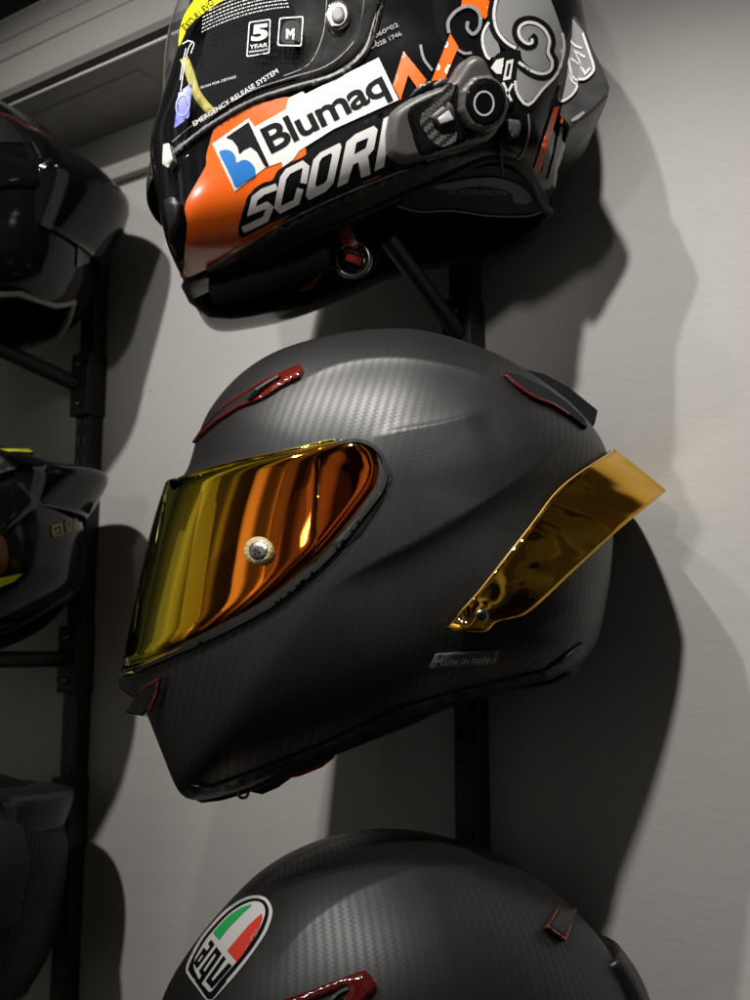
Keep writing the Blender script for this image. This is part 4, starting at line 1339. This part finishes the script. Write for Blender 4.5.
# printing on the protective film: stickers, small print, no code square
st = top.decal('yellow_strip', catmull([(204, -14), (194, 0), (186, 12), (181.5, 23), (178.8, 38), (178.6, 46), (181, 43), (185.5, 32), (192.5, 22.5), (204, 13), (220, 2), (236, -8), (222, -16)], 3), .0100, M['yellow'], vs, 3)
top.decal('lettering', place_text('EXO-R1 EVO', (185.2, 31), (214.5, 3.5), (-4.4, -5.4), .012), .0104, M['black_print'], st, 2)
top.decal('violet_sticker', round_poly(zD([(143, 348), (196, 308), (184, 440), (128, 482)]), 1.5), .0092, M['violet'], vs, 3)
top.decal('ring_print', [zD(ellipse(160, 395, 27, 42, .15)), zD(ellipse(160, 395, 22, 36, .15))], .0096, M['violet_light'], vs, 3)
wy = [round_poly(zD([(408, 82), (490, 70), (486, 200), (398, 214)]), 2), round_poly(zD([(412, 86), (486, 75), (482, 196), (403, 209)]), 2)]
wt = top.decal('warranty_mark', wy, .0096, M['white_print'], vs, 2)
top.decal('lettering', place_text('5', zD([(416, 152)])[0], zD([(478, 144)])[0], (1.3, -15.5), .045), .0096, M['white_print'], wt, 2)
top.decal('lettering', place_text('YEAR', zD([(410, 184)])[0], zD([(478, 175)])[0], (.4, -4.3), .02), .0096, M['white_print'], wt, 2)
top.decal('lettering', place_text('WARRANTY', zD([(406, 199)])[0], zD([(480, 189)])[0], (.2, -2.2), .02), .0096, M['white_print'], wt, 2)
sm = top.decal('size_mark', [round_poly(zD([(522, 66), (614, 60), (606, 174), (514, 172)]), 2.4), round_poly(zD([(526, 70), (609, 65), (602, 169), (519, 167)]), 2.2)], .0096, M['white_print'], vs, 2)
top.decal('size_field', zD(catmull([(532, 158), (534, 105), (548, 82), (572, 76), (592, 84), (598, 105), (596, 158)], 3)), .0093, M['black_matte'], sm, 3)
top.decal('lettering', place_text('M', zD([(547, 146)])[0], zD([(579, 145)])[0], (.2, -10.2), .05), .0097, M['white_print'], sm, 2)
top.decal('lettering', place_text('EMERGENCY RELEASE SYSTEM', zD([(203, 474)])[0], zD([(520, 272)])[0], (-2.2, -4.4), .012), .0096, M['white_print'], vs, 2)
top.decal('lettering', place_text('SCAN FOR DETAILS', zD([(228, 333)])[0], zD([(360, 291)])[0], (-.4, -2.4), .012), .0096, M['white_print'], vs, 2)
fine = []
for r_ in range(8):
    a = np.array((232 + r_ * .6, 121 - r_ * 13.5)); b = np.array((560 - r_ * 2, 27 - r_ * 13.0))
    t = 0.0
    while t < .97:
        w = rnd.uniform(.008, .040)
        cur = lambda x: a + (b - a) * x + np.array((0, -18 * 4 * x * (1 - x)))
        p, q = cur(t), cur(min(t + w, 1))
        fine.append(zD([p, q, q + np.array((0, -3.8)), p + np.array((0, -3.8))]))
        t += w + .013
top.decal('small_print', fine, .0096, M['white_print'], vs, 6)
top.decal('film_edge', stroke(zD([(540, 284), (620, 250), (660, 200), (690, 110), (700, 0), (700, -60)]), .8, smooth=4), .0096, M['lip_grey'], vs, 3)
top.decal('drawn_figure', [stroke(zD([(152, 340), (165, 250), (180, 185), (195, 160), (202, 165), (190, 200)]), .9, smooth=3), stroke(zD([(158, 165), (180, 152), (200, 158)]), 1.2), stroke(zD([(150, 300), (160, 230), (172, 180)]), .8)], .0096, M['white_print'], vs, 3)
pn = top.decal('visor_pin', ellipse(338, 15, 12.5, 15, .2), .0105, M['silver'], vs, 2, .005, 4, .002)
top.decal('core', ellipse(338, 14, 7, 8.5, .2), .0125, M['lip_grey'], pn, 2, .002, 3, .001)
top.decal('approval_mark', [ellipse(370, 43, 6, 6), ellipse(370, 43, 5.2, 5.2)] + place_text('E11', (366.5, 45.5), (373.5, 42.5), (-1, -4.2), .01) + place_text('060*02', (375, 38), (399, 26), (-2, -4), .008) + place_text('028 1746', (377, 47), (402, 35), (-2, -4), .008), .0012, M['lip_grey'], h3, 2)

# neck roll panel with its label
np_px = catmull([(398, 206), (420, 190), (455, 174), (490, 166), (515, 172), (534, 188), (545, 208), (530, 214), (490, 214), (450, 209), (420, 210)], 4)


def hull_decal(name, loops, base_pts, mat, parent, step=5, off=0.0):
    """sheet on the plane of the given three world points"""
    p0, p1, p2 = map(np.asarray, base_pts); nr = np.cross(p1 - p0, p2 - p0); nr /= np.linalg.norm(nr)
    if nr @ (EYE - p0) < 0: nr = -nr
    V, T, B, D = triangulate(loops, step)
    r = rays(V); t = ((p0 + nr * off - EYE) @ nr) / (r @ nr)
    W = EYE + r * t[:, None]
    T = [tuple(x) for x in T]
    a, b, c = W[T[0][0]], W[T[0][1]], W[T[0][2]]
    if np.cross(b - a, c - a) @ (EYE - a) < 0: T = [x[::-1] for x in T]
    return link(name, W, T, mat, parent, False)


e1, e2 = top.hit(np.array([(400, 200), (540, 200)]), -.006)
e3 = e1 + np.array([.06, .075, .0])
nr_ = hull_decal('neck_roll', [np_px], (e1, e2, e3), M['black_matte'], h3)
hull_decal('piping', [stroke([(397, 206), (420, 212), (452, 211), (490, 216), (530, 216), (545, 209)], 1.4, smooth=4)], (e1, e2, e3), M['lip_grey'], nr_, 4, .0012)
hull_decal('label_field', [catmull([(434, 186), (470, 179), (498, 178), (520, 186), (532, 198), (526, 204), (514, 202), (510, 192), (480, 186), (446, 190)], 3)], (e1, e2, e3), M['grey_print'], nr_, 4, .0012)
hull_decal('lettering', place_text('SCORPION', (446, 194), (508, 195.5), (1.2, -5.4), .01, .25), (e1, e2, e3), M['grey_print'], nr_, 3, .0018)

# intercom clamped on the side ------------------------------------------------
ic_c = top.hit(np.array([(452, 112)]), .002)[0]
ic_n = top.normal(top.local(ic_c))[0] @ top.R.T
ic_n = ic_n * .6 + (EYE - ic_c) / np.linalg.norm(EYE - ic_c) * .4 + np.array([.05, 0, -.05]); ic_n /= np.linalg.norm(ic_n)


def rigid(name, loops, h, mat, parent, step=4, depth=.002, rnd_px=0.0, rnd_m=0.0):
    """moulded plate of a stiff device: h metres above the device's base plane"""
    if isinstance(loops, np.ndarray):
        loops = [loops]
    V, T, B, D = triangulate(loops, step)
    r = rays(V)
    hh = np.full(len(V), float(h))
    at = lambda hh: EYE + r * (((ic_c + np.outer(hh, ic_n) - EYE) @ ic_n) / (r @ ic_n))[:, None]
    W = at(hh)
    if rnd_px:
        x = np.clip(1 - dist_loops(V, D) / rnd_px, 0, 1)
        W = W - np.outer(rnd_m * (1 - np.sqrt(np.maximum(0, 1 - x * x))), ic_n)
    F_ = [tuple(t) for t in T]
    nr = np.cross(W[T[:, 1]] - W[T[:, 0]], W[T[:, 2]] - W[T[:, 0]])
    if (nr @ ic_n).sum() < 0:
        F_ = [t[::-1] for t in F_]; B = [e[::-1] for e in B]
    m = len(W); ids = sorted({i for e in B for i in e}); k1 = {i: m + n for n, i in enumerate(ids)}; k2 = {i: m + len(ids) + n for n, i in enumerate(ids)}
    UVs = np.stack([V[:, 0], -V[:, 1]], 1) / 1400.0
    W = np.concatenate([W, W[ids], W[ids] - ic_n * depth]); UVs = np.concatenate([UVs, UVs[ids], UVs[ids]])
    F_ += [(k1[i], k2[i], k2[j], k1[j]) for i, j in B]
    return link(name, W, F_, mat, parent, True, UVs)


ic_px = round_poly(zB([(42, 470), (40, 385), (60, 292), (110, 247), (200, 196), (345, 142), (372, 95), (410, 40), (445, 15), (490, 22), (515, 60), (530, 100), (585, 160), (608, 230), (602, 310), (570, 370), (520, 425), (400, 452), (230, 508), (112, 530), (62, 508)]), 5)
ic = rigid('intercom', ic_px, .0160, M['grey_plastic'], h3, 3, .030, 8, .009)
rigid('face_panel', round_poly(zB([(122, 300), (145, 262), (340, 170), (372, 150), (380, 330), (470, 400), (380, 440), (200, 500), (170, 470), (150, 400)]), 4), .0168, M['black_gloss'], ic, 4, .004, 3, .001)
rigid('carbon_print', round_poly(zB([(185, 310), (330, 150), (352, 170), (330, 240), (240, 300), (255, 370), (300, 400), (362, 385), (356, 432), (285, 458), (235, 420), (190, 350)]), 2), .0171, carbon('printed_carbon', rot=0, cell=.0022, dark=.02, light=.14, rough=.3), ic, 3, .0005)
rigid('lettering', place_text('RIMASTER', zB([(200, 316)])[0], zB([(325, 216)])[0], (-1.6, -3.6), .012, .2), .0174, M['lip_grey'], ic, 2, .0003)
bt = rigid('button', round_poly(zB([(235, 312), (325, 240), (345, 262), (355, 325), (280, 358), (262, 342)]), 1.5), .0195, M['grey_plastic'], ic, 2.5, .004, 2.5, .0015)
rigid('button_window', round_poly(zB([(270, 322), (322, 280), (346, 325), (284, 345)]), 1), .0202, M['white'], ic, 2, .001, 1, .0003)
dial_o = []
for k in range(108):
    w = 2 * math.pi * k / 108
    s_ = 1.0 + (.04 if (k % 12) in (0, 1, 2, 3) else 0)
    dial_o.append((492 + 112 * s_ * math.cos(w), 248 + 132 * s_ * math.sin(w)))
rigid('dial', [zB(dial_o)], .0260, M['grey_plastic'], ic, 2.5, .016, 4, .003)
rigid('dial_cap', [zB(ellipse(496, 243, 96, 114))], .0268, M['black_gloss'], ic, 3, .004, 3, .001)
rigid('dial_ring', [zB(ellipse(488, 250, 49, 60)), zB(ellipse(488, 250, 41, 51))], .0272, M['white_print'], ic, 2, .0004)
rigid('top_button', round_poly(zB([(150, 214), (190, 160), (245, 140), (262, 152), (250, 172), (205, 196)]), 2), .0110, M['black_satin'], ic, 3, .012, 3, .002)
rigid('top_button', round_poly(zB([(250, 160), (285, 134), (318, 128), (330, 140), (300, 160), (256, 178)]), 2), .0120, M['grey_plastic'], ic, 3, .012, 3, .002)
rigid('clamp', round_poly(zB([(605, 322), (655, 328), (665, 350), (655, 400), (632, 416), (600, 380)]), 2), .0070, M['grey_plastic'], ic, 2.5, .014, 2, .001)
cb = [top.hit(np.array(zB([p])), o)[0] for p, o in (((560, 420), .004), ((562, 470), .005), ((568, 540), .004), ((575, 590), .003))]
tube('cable', catmull(cb, 4, False), .0013, M['black_matte'], ic, 8)

# chin strap, rings and red tags under the helmet
def under(px, py, y):
    return top.world(np.array([(*top.plane(np.array([(px, py)]), y)[0], 0)]))[0] * 0 + (lambda a: top.world(np.array([(a[0], y, a[1])]))[0])(top.plane(np.array([(px, py)]), y)[0])


stp = tube('strap', catmull([under(330, 235, -.045), under(342, 262, -.035), under(356, 274, -.02), under(372, 262, -.01), under(378, 240, 0)], 6, False), .0045, M['fabric'], h3, 10)
tube('strap_ring', [under(353 + 17 * math.cos(w), 259 + 17 * math.sin(w), -.040) for w in np.linspace(0, 2 * math.pi, 28, endpoint=False)], .0022, M['dark_metal'], h3, 10, True)
tube('strap_ring', [under(351 + 14 * math.cos(w), 262 + 13 * math.sin(w), -.034) for w in np.linspace(0, 2 * math.pi, 28, endpoint=False)], .0020, M['dark_metal'], h3, 10, True)
tag = flat_strip('red_tag', [under(340, 214, -.055), under(344, 228, -.055), under(350, 246, -.054)], .0125, M['red_cloth'], h3, (1, 0, -.25))
e1, e2, e3 = under(336, 220, -.0565), under(352, 217, -.0565), under(346, 246, -.0555)
hull_decal('lettering', place_text('EMERGENCY', (352, 246), (343, 221), (6.0, -2.2), .01), (e1, e2, e3), M['lip_grey'], tag, 3, .0003)
flat_strip('red_tag', [under(346, 256, -.045), under(353, 258, -.046), under(362, 262, -.044)], .006, M['red_cloth'], h3, (.2, 0, 1))
flat_strip('red_tag', [under(306, 290, -.01), under(312, 281, -.01), under(320, 272, -.01)], .009, M['red_cloth'], h3, (1, 0, .3))
tube('cheek_pad', catmull([under(215, 291, -.03), under(250, 283, -.04), (under(290, 268, -.045)), under(330, 255, -.05)], 6, False), .010, M['fabric'], h3, 12)

# ================================================================== dark helmets at the left edge, seen from behind their tails
YL = 1.06


def left_helmet(label, outline, centre, rim, mats, y=YL, W=.125):
    f = Form(outline, centre, y, W, [(-180, 2.2), (-125, 3.0), (-45, 3.0), (0, 2.2), (90, 2.1), (180, 2.2)], smooth=6, shrink=.985)
    t = thing('helmet', at_y(centre[0], max(p[1] for p in outline), y), label, 'helmet', 'full-face helmets on the wall rails')
    _, loop = f.shell('shell', mats, t, 200, 70, rim)
    f.bowl('liner', loop, M['fabric'], t, .09, 8, .5)
    tube('rim_bead', loop[::3], .0035, M['lip_grey'] if 'air conditioner' in label else M['black_matte'], t, 8, True)
    return f, t


f, t = left_helmet('gloss black helmet just under the air conditioner, topmost at the left edge',
                   [(-240, 250), (-225, 180), (-180, 120), (-110, 92), (-50, 96), (10, 112), (55, 136), (84, 165), (97, 205), (95, 250), (84, 288), (60, 318), (0, 336), (-80, 346), (-170, 350), (-220, 330)],
                   (-70, 225), [(-215, 335), (-150, 325), (-80, 306), (0, 294), (40, 296), (70, 304)], M['black_lacquer_dim'])
wing = [(-90, 150), (-20, 150), (20, 158), (60, 162), (96, 172), (117, 188), (126, 206), (122, 226), (108, 248), (98, 262), (98, 238), (97, 214), (84, 196), (60, 188), (10, 186), (-40, 196), (-90, 214)]
f.decal('crown_weave', [catmull([(-60, 118), (0, 112), (40, 128), (58, 143), (0, 142), (-60, 146)], 4)], .0012, M['carbon'], t, 5)
f.decal('red_line', stroke([(-20, 108), (8, 116), (30, 126), (52, 139)], 1.4), .0018, M['red_plastic'], t, 4, .001)
f.decal('tail_band', round_poly([(-110, 150), (-20, 150), (20, 158), (60, 163), (88, 172), (95, 200), (84, 192), (60, 188), (10, 186), (-40, 196), (-110, 214)], 3), .0040, M['black_gloss'], t, 6, .004, 4, .002)


def wing_mesh(form, inner, outer, half, mat, parent, thick=.006, name='tail_wing'):
    inner, outer = resample(catmull(inner, 6, False), 22), resample(catmull(outer, 6, False), 22)
    a, b = form.plane(inner, 0), form.plane(outer, 0)
    rows = []
    for v in np.linspace(-1, 1, 17):
        f_ = math.sqrt(max(0, 1 - .75 * v * v))
        m = a + (b - a) * f_
        rows.append(form.world(np.stack([m[:, 0] - .03 * v * v, np.full(22, v * half), m[:, 1]], 1)))
    # closed strip: outer skin from the inner line out to the wing edge
    V, Fc = grid_strip(rows)
    inn_rows = [form.world(np.stack([a[:, 0] - .045 * v * v - .004, np.full(22, v * half), a[:, 1]], 1)) for v in np.linspace(-1, 1, 17)]
    V2, F2 = grid_strip(inn_rows); m = len(V)
    F2 = [tuple(m + i for i in f_[::-1]) for f_ in F2]
    br = []
    n = 22; R_ = 17
    loop = [(0, j) for j in range(n)] + [(i, n - 1) for i in range(1, R_)] + [(R_ - 1, j) for j in range(n - 2, -1, -1)] + [(i, 0) for i in range(R_ - 2, 0, -1)]
    ids = [i * n + j for i, j in loop]
    for k in range(len(ids)):
        p, q = ids[k], ids[(k + 1) % len(ids)]
        br.append((p, q, m + q, m + p))
    return link(name, np.concatenate([V, V2]), Fc + F2 + br, mat, parent)


wing_mesh(f, [(62, 160), (78, 176), (90, 198), (94, 226), (92, 258)], [(64, 156), (98, 172), (120, 190), (127, 208), (98, 262)], .085, M['black_lacquer_dim'], t)
f.decal('badge', round_poly([(78, 244), (92, 238), (90, 262), (77, 268)], 2), .0016, M['grey_print'], t, 4)

f, t = left_helmet('shiny black helmet with acid yellow markings, at the left edge',
                   [(-240, 580), (-225, 510), (-180, 450), (-110, 428), (-50, 430), (5, 446), (50, 466), (72, 495), (82, 530), (81, 565), (74, 590), (40, 622), (0, 642), (-80, 668), (-170, 676), (-220, 650)],
                   (-75, 545), [(-215, 655), (-150, 660), (-80, 652), (0, 632), (40, 612), (70, 590)], M['black_lacquer_dim'])
f.decal('tail_band', round_poly([(-60, 505), (0, 482), (40, 468), (62, 476), (74, 494), (40, 504), (0, 535), (-60, 575)], 3), .0040, M['black_gloss'], t, 5, .004, 5, .003)
wing_mesh(f, [(46, 466), (62, 482), (73, 500), (78, 516)], [(48, 462), (80, 470), (107, 476), (84, 516)], .075, M['black_gloss'], t)
f.decal('carbon_fin', round_poly([(-60, 458), (0, 447), (36, 452), (44, 462), (10, 470), (-60, 492)], 2), .0050, carbon('fin_carbon', rot=20, cell=.004, dark=.012, light=.06, rough=.35), t, 4, .004)
f.decal('yellow_line', [stroke([(-40, 450.5), (0, 450), (18, 450), (38, 451.5)], 2.4), round_poly([(-30, 434), (2, 434.5), (7, 438), (-30, 441)], 1)], .0062, M['neon'], t, 3)
f.decal('yellow_flash', [np.array([(-40, 598), (0, 578), (23, 573.5), (13, 582), (-40, 604)])], .0018, M['neon'], t, 4)
yl = [round_poly([(52, 526), (62, 523), (64, 534), (54, 537)], 1.5), round_poly([(53.5, 527.5), (61, 525), (62.5, 533), (55, 535.5)], 1.2),
      stroke([(56, 533), (58, 529), (60, 532)], 1.2),
      round_poly([(66, 520), (72, 518), (73, 529), (67, 531)], 1), round_poly([(67.2, 521.5), (71, 520), (71.8, 528), (68, 529.5)], .8), stroke([(68.5, 528), (69.5, 523.5), (70.5, 527)], .9),
      round_poly([(74, 519), (77.5, 518), (77.5, 528), (74.5, 529)], .8), round_poly([(74.8, 520.5), (76.8, 519.8), (76.8, 526.8), (75.2, 527.5)], .6)]
f.decal('yellow_marks', yl, .0018, pbr('dull_yellow_print', (.22, .21, .02), .5), t, 2)
f.decal('amber_patch', [catmull([(-20, 540), (0, 535), (8, 550), (4, 572), (-20, 580)], 4)], .0016, pbr('amber_print', (.045, .016, .003), .3), t, 4)

f, t = left_helmet('dark carbon helmet in shade, lowest at the left edge',
                   [(-240, 900), (-225, 840), (-180, 790), (-110, 764), (-50, 764), (0, 774), (40, 792), (58, 820), (64, 850), (60, 890), (50, 935), (36, 975), (0, 1020), (-80, 1040), (-170, 1040), (-220, 1000)],
                   (-80, 890), [(-215, 1010), (-150, 1028), (-80, 1028), (0, 1008), (30, 985)], M['carbon_shade'])
f.decal('side_panel', round_poly([(-50, 800), (-10, 792), (20, 806), (30, 860), (20, 920), (-50, 960)], 6), .0020, M['black_matte'], t, 6, .002, 4, .001)
wing_mesh(f, [(30, 788), (46, 800), (54, 812), (58, 824)], [(32, 784), (58, 786), (72, 794), (62, 826)], .07, M['black_satin'], t)

# ------------------------------------------------------------------ tidy up helper data
for o in bpy.data.objects:
    if '_w' in o:
        del o['_w']
